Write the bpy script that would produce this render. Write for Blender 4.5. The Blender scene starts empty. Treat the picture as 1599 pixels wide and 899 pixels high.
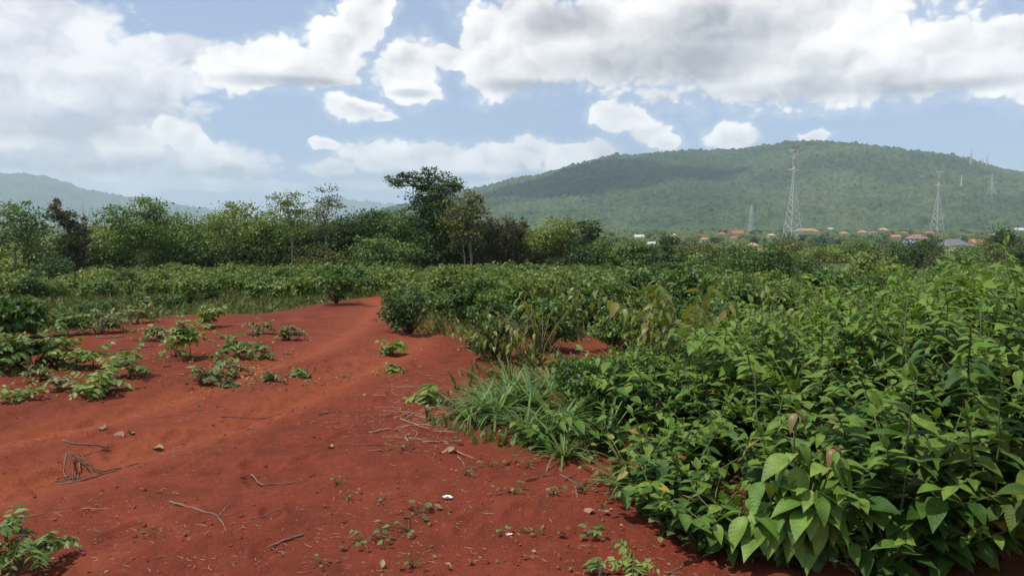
import bpy, math, random
import numpy as np

# ------------------------------------------------------------------ camera, sky, sun, exposure
scene = bpy.context.scene
COL = scene.collection
RNG = np.random.default_rng(7)
random.seed(7)
F = 1231.0                      # focal length in photograph pixels (1599 wide)
HOR = 345.0                     # photograph row of eye level
PITCH = math.atan((449.5 - HOR) / F)
CAMZ = 1.6
cam_data = bpy.data.cameras.new('camera')
cam = bpy.data.objects.new('camera', cam_data)
COL.objects.link(cam)
cam_data.sensor_width = 36.0
cam_data.lens = 36.0 * F / 1599.0
cam_data.clip_start = 0.05
cam_data.clip_end = 60000.0
cam.location = (0, 0, CAMZ)
cam.rotation_euler = (math.pi / 2 - PITCH, 0, 0)
scene.camera = cam

SUN_EL = math.radians(66.0)
SUN_AZ = math.radians(258.0)    # compass style: 0 = +Y, clockwise; the sun stands high on the left
SUN_DIR = np.array([math.sin(SUN_AZ) * math.cos(SUN_EL), math.cos(SUN_AZ) * math.cos(SUN_EL), math.sin(SUN_EL)])
sun_data = bpy.data.lights.new('sun', 'SUN')
sun_data.energy = 4.3
sun_data.angle = math.radians(1.6)
sun_data.color = (1.0, 0.955, 0.88)
sun = bpy.data.objects.new('sun', sun_data)
COL.objects.link(sun)
sun.rotation_euler = (math.pi / 2 - SUN_EL, 0, math.pi - SUN_AZ)
sun.location = (-30, -30, 80)

scene.view_settings.view_transform = 'Standard'
scene.view_settings.look = 'None'
scene.view_settings.exposure = 0.0
scene.view_settings.gamma = 1.0
scene.view_settings.use_curve_mapping = False
scene.cycles.use_denoising = True
scene.cycles.max_bounces = 6
scene.cycles.diffuse_bounces = 3
scene.cycles.glossy_bounces = 2
scene.cycles.transmission_bounces = 3
scene.cycles.transparent_max_bounces = 6
scene.cycles.volume_bounces = 2
scene.cycles.caustics_reflective = False
scene.cycles.caustics_refractive = False


def ray(u, v):
    """unit direction of the photograph's pixel (u, v) in the place"""
    x, y, z = (u - 799.5) / F, 1.0, -(v - 449.5) / F
    c, s = math.cos(PITCH), math.sin(PITCH)
    d = np.array([x, y * c + z * s, -y * s + z * c])
    return d / np.linalg.norm(d)


def azel(u, v):
    d = ray(u, v)
    return math.atan2(d[0], d[1]), math.asin(d[2])


def nd(nt, typ, loc=None, **kw):
    n = nt.nodes.new(typ)
    for k, val in kw.items():
        if k.startswith('i_'):
            key = k[2:]
            key = int(key) if key.isdigit() else key
            n.inputs[key].default_value = val
        else:
            setattr(n, k, val)
    return n


class NB:
    """small helper to write node maths as expressions"""

    def __init__(self, nt):
        self.nt = nt

    def _put(self, sock, v):
        if isinstance(v, bpy.types.NodeSocket):
            self.nt.links.new(v, sock)
        elif v is not None:
            sock.default_value = v

    def m(self, op, a, b=None, c=None, clamp=False):
        n = self.nt.nodes.new('ShaderNodeMath')
        n.operation = op
        n.use_clamp = clamp
        self._put(n.inputs[0], a)
        self._put(n.inputs[1], b)
        self._put(n.inputs[2], c)
        return n.outputs[0]

    def v(self, op, a, b=None):
        n = self.nt.nodes.new('ShaderNodeVectorMath')
        n.operation = op
        self._put(n.inputs[0], a)
        if b is not None:
            if op == 'SCALE':
                self._put(n.inputs[3], b)
            else:
                self._put(n.inputs[1], b)
        return n.outputs['Value'] if op in ('LENGTH', 'DOT_PRODUCT') else n.outputs[0]

    def noise(self, vec, scale, detail=5.0, rough=0.55, dist=0.0, lac=2.0, dim='3D'):
        n = self.nt.nodes.new('ShaderNodeTexNoise')
        n.noise_dimensions = dim
        self._put(n.inputs['Vector'], vec)
        n.inputs['Scale'].default_value = scale
        n.inputs['Detail'].default_value = detail
        n.inputs['Roughness'].default_value = rough
        n.inputs['Distortion'].default_value = dist
        n.inputs['Lacunarity'].default_value = lac
        return n.outputs[0]

    def voro(self, vec, scale, smooth=0.6, feature='F1', out='Distance', rnd=1.0, dim='3D'):
        n = self.nt.nodes.new('ShaderNodeTexVoronoi')
        n.voronoi_dimensions = dim
        n.feature = feature
        self._put(n.inputs['Vector'], vec)
        n.inputs['Scale'].default_value = scale
        if feature == 'SMOOTH_F1':
            n.inputs['Smoothness'].default_value = smooth
        n.inputs['Randomness'].default_value = rnd
        return n.outputs[out]

    def ramp(self, x, a, b, c=0.0, d=1.0, smooth=True):
        n = self.nt.nodes.new('ShaderNodeMapRange')
        n.interpolation_type = 'SMOOTHSTEP' if smooth else 'LINEAR'
        n.clamp = True
        self._put(n.inputs['Value'], x)
        self._put(n.inputs['From Min'], a)
        self._put(n.inputs['From Max'], b)
        self._put(n.inputs['To Min'], c)
        self._put(n.inputs['To Max'], d)
        return n.outputs[0]

    def mix(self, fac, a, b, blend='MIX'):
        n = self.nt.nodes.new('ShaderNodeMix')
        n.data_type = 'RGBA'
        n.blend_type = blend
        self._put(n.inputs[0], fac)
        self._put(n.inputs[6], a)
        self._put(n.inputs[7], b)
        return n.outputs[2]

    def xyz(self, x, y, z):
        n = self.nt.nodes.new('ShaderNodeCombineXYZ')
        self._put(n.inputs[0], x)
        self._put(n.inputs[1], y)
        self._put(n.inputs[2], z)
        return n.outputs[0]

    def sep(self, v):
        n = self.nt.nodes.new('ShaderNodeSeparateXYZ')
        self._put(n.inputs[0], v)
        return n.outputs


def rgba(c):
    return (c[0], c[1], c[2], 1.0)


# cumulus banks of this sky: (u, v, half width, half height) read as directions
PUFFS = [
    (390, 106, 84, 34), (435, 86, 50, 30), (480, 108, 90, 30), (535, 75, 56, 52), (568, 35, 38, 50), (590, 4, 30, 30),
    (636, 105, 62, 52), (645, 142, 50, 18), (700, 92, 42, 26),
    (770, 85, 62, 68), (830, 55, 110, 85), (880, 98, 190, 38), (1000, 55, 210, 70), (1150, 64, 270, 84),
    (1290, 106, 280, 54), (1440, 92, 190, 54), (1570, 104, 130, 42), (1200, 0, 330, 52), (1598, 46, 70, 24), (1740, 90, 160, 70),
    (560, 171, 52, 17), (528, 158, 27, 15), (596, 183, 24, 8),
    (508, 227, 28, 9), (490, 222, 12, 7), (522, 262, 50, 15), (600, 250, 76, 30), (680, 250, 84, 30), (760, 250, 66, 28), (828, 234, 44, 28),
    (890, 244, 60, 24), (935, 240, 36, 24),
    (262, 200, 26, 18), (290, 220, 36, 24), (325, 245, 40, 26), (210, 225, 60, 26), (150, 262, 90, 16), (40, 262, 70, 14), (358, 262, 26, 18), (376, 266, 14, 14), (28, 212, 46, 20), (345, 272, 40, 12),
    (950, 180, 34, 22), (982, 190, 40, 22), (1012, 206, 36, 20), (1040, 222, 30, 13), (1145, 214, 38, 20), (1270, 213, 27, 9),
]
VEIL = [
    (50, 20, 120, 34), (80, 112, 200, 64), (130, 160, 165, 52), (30, 215, 150, 50), (180, 238, 140, 44), (285, 250, 100, 28),
    (356, 262, 34, 18), (250, 130, 76, 34), (70, 284, 230, 24), (-180, 150, 220, 130), (268, 74, 80, 22), (345, 290, 200, 10), (640, 288, 220, 10),
    (300, 250, 130, 34), (950, 264, 180, 9),
]
GREY = [
    (1035, 108, 220, 50), (1210, 146, 230, 24), (880, 36, 95, 38), (1120, 40, 150, 34), (850, 134, 120, 14), (1480, 134, 130, 13),
    (120, 200, 130, 26), (140, 258, 190, 22), (330, 270, 120, 12), (450, 128, 130, 11), (640, 146, 50, 9), (640, 276, 200, 10),
]


def blob_group(name, blobs, k):
    """distance to the nearest bank, in half widths, softly joined"""
    g = bpy.data.node_groups.new(name, 'ShaderNodeTree')
    g.interface.new_socket('P', in_out='INPUT', socket_type='NodeSocketVector')
    g.interface.new_socket('D', in_out='OUTPUT', socket_type='NodeSocketFloat')
    gi, go = g.nodes.new('NodeGroupInput'), g.nodes.new('NodeGroupOutput')
    b = NB(g)
    acc = None
    for (u, v, ru, rv) in blobs:
        a, e = azel(u, v)
        n = g.nodes.new('ShaderNodeVectorMath')
        n.operation = 'MULTIPLY_ADD'
        g.links.new(gi.outputs[0], n.inputs[0])
        n.inputs[1].default_value = (F / ru, F / rv, 0.0)
        n.inputs[2].default_value = (-a * F / ru, -e * F / rv, 0.0)
        t = b.v('LENGTH', n.outputs[0])
        acc = t if acc is None else b.m('SMOOTH_MIN', acc, t, k)
    g.links.new(b.m('SUBTRACT', 1.0, acc), go.inputs[0])
    return g


SKY_STRENGTH = 0.085


def build_world():
    w = bpy.data.worlds.new('World')
    scene.world = w
    w.use_nodes = True
    w.cycles.sampling_method = 'MANUAL'
    w.cycles.sample_map_resolution = 256
    nt = w.node_tree
    nt.nodes.clear()
    b = NB(nt)
    out = nd(nt, 'ShaderNodeOutputWorld')
    bg = nd(nt, 'ShaderNodeBackground')
    bg.inputs['Strength'].default_value = SKY_STRENGTH
    sky = nd(nt, 'ShaderNodeTexSky', sky_type='NISHITA', sun_disc=False, sun_elevation=SUN_EL, sun_rotation=SUN_AZ,
             air_density=1.0, dust_density=1.6, ozone_density=1.2, altitude=200.0)
    tc = nd(nt, 'ShaderNodeTexCoord')
    s = b.sep(tc.outputs['Generated'])
    az = b.m('ARCTAN2', s[0], s[1])
    el = b.m('ARCSINE', s[2])
    P = b.xyz(az, el, 0.0)

    def call(g, p):
        n = nt.nodes.new('ShaderNodeGroup')
        n.node_tree = g
        nt.links.new(p, n.inputs[0])
        return n.outputs[0]

    q = b.v('MULTIPLY', P, (1.0, 1.3, 0.0))
    wn = nt.nodes.new('ShaderNodeTexNoise')
    wn.noise_dimensions = '2D'
    nt.links.new(q, wn.inputs['Vector'])
    wn.inputs['Scale'].default_value = 22.0
    wn.inputs['Detail'].default_value = 3.0
    wob = b.v('MULTIPLY', b.v('SUBTRACT', wn.outputs['Color'], (0.5, 0.5, 0.5)), (0.034, 0.034, 0.0))
    q2 = b.v('ADD', q, wob)

    def lumps(p):
        n1 = b.noise(p, 10.0, 7.0, 0.62, dim='2D')
        v1 = b.voro(p, 26.0, dim='2D')
        v2 = b.voro(p, 66.0, dim='2D')
        lump = b.m('ADD', b.m('MULTIPLY', b.m('SUBTRACT', 0.42, v1), 0.55), b.m('MULTIPLY', b.m('SUBTRACT', 0.42, v2), 0.50))
        return b.m('MULTIPLY_ADD', b.m('SUBTRACT', n1, 0.5), 1.6, lump)

    nn = lumps(q2)
    lo0 = b.noise(q2, 11.0, 3.5, 0.52, dim='2D')
    lo1 = b.noise(b.v('ADD', q2, (-0.010, 0.020, 0.0)), 11.0, 3.5, 0.52, dim='2D')
    base = call(blob_group('cumulus_banks', PUFFS, 0.16), b.v('ADD', P, b.v('SCALE', wob, 0.5)))
    grey0 = call(blob_group('grey_bases', GREY, 0.3), P)
    veil = call(blob_group('veil_banks', VEIL, 0.35), P)
    # elsewhere in the sky: the same kind of broken cumulus
    gen = b.m('MULTIPLY', b.m('SUBTRACT', b.noise(q, 2.6, 2.0, 0.5, dim='2D'), 0.56), 5.0)
    outside = b.m('MAXIMUM', b.ramp(b.m('ABSOLUTE', az), 0.66, 0.86), b.ramp(el, 0.30, 0.42))
    gen = b.m('MULTIPLY_ADD', b.m('SUBTRACT', outside, 1.0), 6.0, gen)
    D = b.m('MULTIPLY_ADD', nn, 0.52, b.m('MAXIMUM', base, gen))
    alpha = b.ramp(D, -0.04, 0.24)
    soft = b.m('MULTIPLY', b.ramp(D, -0.35, 0.2), 0.25)
    alpha = b.m('MAXIMUM', alpha, soft)
    lit = b.m('MULTIPLY_ADD', nn, 0.16, b.m('MULTIPLY', b.m('SUBTRACT', lo0, lo1), 1.5))
    grey = b.ramp(b.m('MULTIPLY_ADD', b.m('SUBTRACT', lo0, 0.5), 1.3, grey0), -0.25, 0.8)
    core = b.ramp(D, 0.25, 1.0, 0.0, 0.22)
    shade = b.m('SUBTRACT', b.m('SUBTRACT', b.m('ADD', 0.86, lit), core), b.m('MULTIPLY', grey, 0.60), clamp=True)
    ccol = b.mix(shade, rgba((0.46, 0.47, 0.51)), rgba((1.30, 1.27, 1.25)))
    # the thinner, milky cloud
    vd = b.m('MULTIPLY_ADD', nn, 0.55, veil)
    va = b.m('MULTIPLY', b.ramp(vd, -0.06, 0.30), 0.95)
    vl = b.m('SUBTRACT', b.m('ADD', b.m('MULTIPLY_ADD', b.m('SUBTRACT', lo0, 0.5), 1.3, 0.62), lit), b.m('MULTIPLY', grey, 0.55), clamp=True)
    vcol = b.mix(vl, rgba((0.62, 0.64, 0.72)), rgba((1.16, 1.14, 1.15)))
    K = 1.0 / SKY_STRENGTH
    # thin high moisture pales the blue
    hz = b.ramp(el, 0.0, 0.55, 0.85, 0.45)
    skyc = b.mix(hz, sky.outputs[0], rgba((0.47 * K, 0.61 * K, 0.90 * K)))
    skyc = b.mix(b.ramp(el, 0.0, 0.09, 0.5, 0.0), skyc, rgba((0.80 * K, 0.83 * K, 0.93 * K)))
    skyc = b.mix(va, skyc, b.v('SCALE', vcol, K))
    skyc = b.mix(alpha, skyc, b.v('SCALE', ccol, K))
    nt.links.new(skyc, bg.inputs['Color'])
    nt.links.new(bg.outputs[0], out.inputs['Surface'])


build_world()

# ------------------------------------------------------------------ helpers
_TAB = np.random.default_rng(3).random((256, 256))


def vnoise(x, y):
    xi, yi = np.floor(x).astype(int), np.floor(y).astype(int)
    fx, fy = x - xi, y - yi
    fx, fy = fx * fx * (3 - 2 * fx), fy * fy * (3 - 2 * fy)
    a = _TAB[xi % 256, yi % 256]
    b = _TAB[(xi + 1) % 256, yi % 256]
    c = _TAB[xi % 256, (yi + 1) % 256]
    d = _TAB[(xi + 1) % 256, (yi + 1) % 256]
    return (a * (1 - fx) + b * fx) * (1 - fy) + (c * (1 - fx) + d * fx) * fy


def fbm(x, y, oct=4, rough=0.5):
    s, a, t = 0.0, 1.0, 0.0
    for k in range(oct):
        s = s + a * vnoise(x * 2 ** k + 17.3 * k, y * 2 ** k - 9.1 * k)
        t += a
        a *= rough
    return s / t - 0.5


_HD = [0, 8, 15, 22, 30, 40, 60, 90, 150, 300, 600, 2000, 40000]
_HZ = [0, 0, -0.2, -0.55, -0.95, -1.4, -2.3, -4.0, -8.0, -14.0, -16.0, -17.0, -17.0]


def Hbase(x, y):
    """height of the land: a red plateau that falls away gently to a plain"""
    x, y = np.asarray(x, float), np.asarray(y, float)
    d = np.hypot(x, y)
    z = np.interp(d, _HD, _HZ)
    z = z - 0.22 * np.clip(x - 4 - 0.10 * d, 0, 12) * np.clip((d - 14) / 30, 0, 1) * np.clip((140 - d) / 60, 0, 1)
    return z


def H(x, y):
    x, y = np.asarray(x, float), np.asarray(y, float)
    d = np.hypot(x, y)
    n = np.clip((60 - d) / 40, 0, 1)
    z = Hbase(x, y)
    z = z + n * (0.10 * fbm(x * 0.32, y * 0.32, 3) + 0.035 * fbm(x * 1.7 + 5, y * 1.7, 3))
    # shallow ruts of the track that swings in from the left
    c = -2.6 + 0.0 * y
    c = np.interp(y, [0, 3.5, 5.0, 6.5, 8.0, 10, 14, 20, 24], [-5.2, -4.2, -3.4, -2.75, -2.35, -2.0, -2.1, -2.9, -3.8])
    for s in (-0.62, 0.62):
        z = z - 0.055 * np.exp(-((x - c - s) / 0.2) ** 2) * np.clip((26 - d) / 6, 0, 1)
    z = z + 0.03 * np.exp(-((x - c) / 0.3) ** 2) * np.clip((26 - d) / 6, 0, 1)
    return z


def ground(u, v):
    """where the sight line through the photograph's pixel meets the land"""
    d = ray(u, v)
    t, lo = 0.5, 0.0
    while t < 30000:
        if CAMZ + d[2] * t < float(Hbase(d[0] * t, d[1] * t)):
            break
        lo = t
        t *= 1.03
    hi = t
    for _ in range(30):
        t = 0.5 * (lo + hi)
        if CAMZ + d[2] * t < float(Hbase(d[0] * t, d[1] * t)):
            hi = t
        else:
            lo = t
    x, y = d[0] * t, d[1] * t
    return np.array([x, y, float(H(x, y))])


def at(u, v, Y):
    """point on the sight line at distance Y ahead"""
    d = ray(u, v)
    t = Y / d[1]
    return np.array([d[0] * t, Y, CAMZ + d[2] * t])


def project(x, y, z):
    c, s = math.cos(PITCH), math.sin(PITCH)
    z = z - CAMZ
    f = y * c - z * s
    r = y * s + z * c
    f = np.where(f < 0.05, 0.05, f)
    return 799.5 + F * x / f, 449.5 - F * r / f


def inpoly(u, v, poly):
    u, v = np.asarray(u), np.asarray(v)
    inside = np.zeros(u.shape, bool)
    n = len(poly)
    for i in range(n):
        x1, y1 = poly[i]
        x2, y2 = poly[(i + 1) % n]
        if y1 == y2:
            continue
        cond = ((y1 > v) != (y2 > v)) & (u < (x2 - x1) * (v - y1) / (y2 - y1) + x1)
        inside ^= cond
    return inside


_RED_PX = [(-900, 520), (0, 522), (90, 520), (180, 505), (300, 492), (400, 492), (480, 478), (540, 468), (590, 461), (612, 464), (606, 490), (628, 512),
           (690, 518), (745, 535), (752, 560), (712, 590), (690, 640), (690, 662), (800, 690), (880, 708), (955, 735),
           (985, 790), (1060, 838), (1135, 868), (1240, 905), (1500, 1500), (-3000, 1500)]
RED = [tuple(ground(u, v)[:2]) for (u, v) in _RED_PX]
RED2 = [tuple(ground(u, v)[:2]) for (u, v) in [(868, 596), (866, 545), (905, 528), (945, 540), (940, 590)]]


def is_red(x, y):
    jx = x + 0.5 * fbm(np.asarray(x) * 1.1, np.asarray(y) * 1.1 + 40, 3)
    jy = y + 0.9 * fbm(np.asarray(x) * 0.9 + 70, np.asarray(y) * 0.9, 3)
    return inpoly(jx, jy, RED) | inpoly(jx, jy, RED2)


def mesh_np(name, V, faces_list, rnd=None, smooth=False):
    """faces_list: list of (n, k) index arrays (k corners each)"""
    me = bpy.data.meshes.new(name)
    V = np.asarray(V, np.float32).reshape(-1, 3)
    fl = [np.asarray(f, np.int32) for f in faces_list if len(f)]
    nl = sum(f.size for f in fl)
    npoly = sum(len(f) for f in fl)
    me.vertices.add(len(V))
    me.vertices.foreach_set('co', V.ravel())
    me.loops.add(nl)
    me.loops.foreach_set('vertex_index', np.concatenate([f.ravel() for f in fl]))
    me.polygons.add(npoly)
    tot = np.concatenate([np.full(len(f), f.shape[1], np.int32) for f in fl])
    st = np.concatenate([[0], np.cumsum(tot)[:-1]]).astype(np.int32)
    me.polygons.foreach_set('loop_start', st)
    me.polygons.foreach_set('loop_total', tot)
    me.update(calc_edges=True)
    if rnd is not None:
        at_ = me.attributes.new('rnd', 'FLOAT', 'FACE')
        at_.data.foreach_set('value', np.asarray(rnd, np.float32))
    me.polygons.foreach_set('use_smooth', np.full(npoly, smooth, bool))
    return me


def add(name, me, mat, parent=None, loc=None, label=None, cat=None, group=None, kind=None):
    o = bpy.data.objects.new(name, me)
    COL.objects.link(o)
    if me is not None and mat is not None and len(me.materials) == 0:
        me.materials.append(mat)
    if parent is not None:
        o.parent = parent
    if loc is not None:
        o.location = tuple(float(c) for c in loc)
    for k, val in (('label', label), ('category', cat), ('group', group), ('kind', kind)):
        if val:
            o[k] = val
    return o


def thing(name, label, cat, loc, rz=0.0, group=None):
    o = add(name, None, None, None, loc, label, cat, group)
    o.rotation_euler = (0, 0, rz)
    o.empty_display_size = 0.1
    return o


def tube(pts, rad, n=6):
    """tapered tube along points -> verts, quads (caps as fans of quads folded)"""
    pts = np.asarray(pts, float)
    rad = np.broadcast_to(np.asarray(rad, float), (len(pts),))
    V = []
    up = np.array([0.13, 0.97, 0.21])
    for i, p in enumerate(pts):
        t = pts[min(i + 1, len(pts) - 1)] - pts[max(i - 1, 0)]
        t = t / (np.linalg.norm(t) + 1e-9)
        a = np.cross(t, up)
        if np.linalg.norm(a) < 0.05:
            a = np.cross(t, (1, 0, 0))
        a /= np.linalg.norm(a)
        b = np.cross(t, a)
        for k in range(n):
            w = 2 * math.pi * k / n
            V.append(p + rad[i] * (math.cos(w) * a + math.sin(w) * b))
    Q = []
    for i in range(len(pts) - 1):
        for k in range(n):
            Q.append((i * n + k, i * n + (k + 1) % n, (i + 1) * n + (k + 1) % n, (i + 1) * n + k))
    m = (len(pts) - 1) * n
    T = []
    for k in range(1, n - 1):
        T.append((0, k + 1, k))
        T.append((m, m + k, m + k + 1))
    return np.array(V), np.array(Q), np.array(T)


class Geo:
    def __init__(self):
        self.V, self.Q, self.T, self.rq, self.rt, self.n = [], [], [], [], [], 0

    def put(self, V, Q=None, T=None, rnd=None):
        self.V.append(np.asarray(V, float))
        r = random.random() if rnd is None else rnd
        if Q is not None and len(Q):
            self.Q.append(np.asarray(Q) + self.n)
            self.rq.append(np.full(len(Q), r))
        if T is not None and len(T):
            self.T.append(np.asarray(T) + self.n)
            self.rt.append(np.full(len(T), r))
        self.n += len(V)
        return self

    def tube(self, pts, rad, n=6, rnd=None):
        V, Q, T = tube(pts, rad, n)
        return self.put(V, Q, T, rnd)

    def box(self, c, s, rnd=None):
        c, s = np.asarray(c, float), np.asarray(s, float) / 2
        V = [c + s * np.array(k) for k in ((-1, -1, -1), (1, -1, -1), (1, 1, -1), (-1, 1, -1), (-1, -1, 1), (1, -1, 1), (1, 1, 1), (-1, 1, 1))]
        Q = [(0, 3, 2, 1), (4, 5, 6, 7), (0, 1, 5, 4), (1, 2, 6, 5), (2, 3, 7, 6), (3, 0, 4, 7)]
        return self.put(V, Q, None, rnd)

    def many(self, TV, TF, M, rnd):
        """the template (verts TV, quads or tris TF) under N 4x4 matrices"""
        TV, TF = np.asarray(TV, float), np.asarray(TF)
        N = len(M)
        W = np.einsum('nij,kj->nki', M[:, :3, :3], TV) + M[:, None, :3, 3]
        Fi = (TF[None] + (np.arange(N) * len(TV))[:, None, None]).reshape(-1, TF.shape[1]) + self.n
        self.V.append(W.reshape(-1, 3))
        r = np.repeat(np.asarray(rnd), len(TF))
        if TF.shape[1] == 4:
            self.Q.append(Fi)
            self.rq.append(r)
        else:
            self.T.append(Fi)
            self.rt.append(r)
        self.n += N * len(TV)
        return self

    def mesh(self, name, smooth=False):
        fl, rr = [], []
        if self.Q:
            fl.append(np.concatenate(self.Q))
            rr.append(np.concatenate(self.rq))
        if self.T:
            fl.append(np.concatenate(self.T))
            rr.append(np.concatenate(self.rt))
        return mesh_np(name, np.concatenate(self.V), fl, np.concatenate(rr), smooth)


# ------------------------------------------------------------------ materials
MATS = {}


def leaf_mat(name, cols, rough=0.5, trans=0.28, spec=0.35, vein=False, gain=1.3, ribs=False):
    m = bpy.data.materials.new(name)
    m.use_nodes = True
    nt = m.node_tree
    nt.nodes.clear()
    b = NB(nt)
    out = nd(nt, 'ShaderNodeOutputMaterial')
    at_ = nd(nt, 'ShaderNodeAttribute', attribute_name='rnd')
    oi = nd(nt, 'ShaderNodeObjectInfo')
    f = b.m('FRACT', b.m('ADD', at_.outputs['Fac'], oi.outputs['Random']))
    cr = nd(nt, 'ShaderNodeValToRGB')
    el = cr.color_ramp.elements
    n = len(cols)
    while len(el) < n:
        el.new(0.5)
    for i, c in enumerate(cols):
        el[i].position = i / (n - 1)
        el[i].color = rgba([k * gain for k in c])
    nt.links.new(f, cr.inputs[0])
    col = cr.outputs[0]
    if vein:
        tc = nd(nt, 'ShaderNodeTexCoord')
        ns = b.noise(tc.outputs['Object'], 22.0, 4.0, 0.6)
        col = b.mix(b.ramp(ns, 0.35, 0.7, 0.0, 0.4), col, b.mix(1.0, col, rgba((0.55, 0.62, 0.5)), 'MULTIPLY'))
    p = nd(nt, 'ShaderNodeBsdfPrincipled')
    if ribs:
        # midrib, side veins and blemishes in the blade's own coordinates
        q = b.sep(tc.outputs['Object'])
        ax = b.m('ABSOLUTE', q[0])
        mid = b.ramp(ax, 0.004, 0.014, 1.0, 0.0)
        ph = b.m('MULTIPLY', b.m('SUBTRACT', q[1], b.m('MULTIPLY', ax, 0.9)), 8.0)
        tri = b.m('ABSOLUTE', b.m('SUBTRACT', b.m('FRACT', ph), 0.5))
        side = b.ramp(tri, 0.0, 0.10, 0.6, 0.0)
        veins = b.m('MAXIMUM', mid, side)
        col = b.mix(b.m('MULTIPLY', veins, 0.16), col, b.mix(1.0, col, rgba((1.9, 1.6, 1.9)), 'MULTIPLY'))
        oi2 = b.v('ADD', tc.outputs['Object'], b.xyz(b.m('MULTIPLY', oi.outputs['Random'], 50.0), 0.0, 0.0))
        spot = b.ramp(b.noise(oi2, 9.0, 4.0, 0.65), 0.66, 0.72)
        col = b.mix(b.m('MULTIPLY', spot, 0.75), col, rgba((0.16, 0.10, 0.04)))
        edge = b.ramp(b.noise(oi2, 3.0, 2.0, 0.5), 0.3, 0.75, 0.75, 1.2)
        col = b.mix(1.0, col, b.xyz(edge, edge, edge), 'MULTIPLY')
        hgt = b.m('SUBTRACT', b.ramp(tri, 0.0, 0.5, 0.0, 1.0), b.m('MULTIPLY', mid, 1.0))
        bp = nd(nt, 'ShaderNodeBump')
        bp.inputs['Strength'].default_value = 0.22
        bp.inputs['Distance'].default_value = 0.004
        nt.links.new(hgt, bp.inputs['Height'])
        nt.links.new(bp.outputs[0], p.inputs['Normal'])
    nt.links.new(col, p.inputs['Base Color'])
    p.inputs['Roughness'].default_value = rough
    p.inputs['Specular IOR Level'].default_value = spec
    t = nd(nt, 'ShaderNodeBsdfTranslucent')
    nt.links.new(b.mix(1.0, col, rgba((1.25, 1.2, 0.5)), 'MULTIPLY'), t.inputs['Color'])
    mx = nd(nt, 'ShaderNodeMixShader')
    mx.inputs[0].default_value = trans
    nt.links.new(p.outputs[0], mx.inputs[1])
    nt.links.new(t.outputs[0], mx.inputs[2])
    nt.links.new(mx.outputs[0], out.inputs['Surface'])
    MATS[name] = m
    return m


def plain_mat(name, cols, rough=0.8, scale=6.0, bump=0.0, spec=0.3):
    """two tones broken up by noise, plus the per-piece random shift"""
    m = bpy.data.materials.new(name)
    m.use_nodes = True
    nt = m.node_tree
    b = NB(nt)
    p = nt.nodes['Principled BSDF']
    at_ = nd(nt, 'ShaderNodeAttribute', attribute_name='rnd')
    oi = nd(nt, 'ShaderNodeObjectInfo')
    tc = nd(nt, 'ShaderNodeTexCoord')
    ns = b.noise(tc.outputs['Object'], scale, 5.0, 0.6)
    f = b.m('ADD', b.m('MULTIPLY', b.m('FRACT', b.m('ADD', at_.outputs['Fac'], oi.outputs['Random'])), 0.5), b.m('MULTIPLY', b.ramp(ns, 0.3, 0.7), 0.5))
    nt.links.new(b.mix(f, rgba(cols[0]), rgba(cols[1])), p.inputs['Base Color'])
    p.inputs['Roughness'].default_value = rough
    p.inputs['Specular IOR Level'].default_value = spec
    if bump:
        bp = nd(nt, 'ShaderNodeBump')
        bp.inputs['Strength'].default_value = bump
        bp.inputs['Distance'].default_value = 0.02
        nt.links.new(ns, bp.inputs['Height'])
        nt.links.new(bp.outputs[0], p.inputs['Normal'])
    MATS[name] = m
    return m


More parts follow.
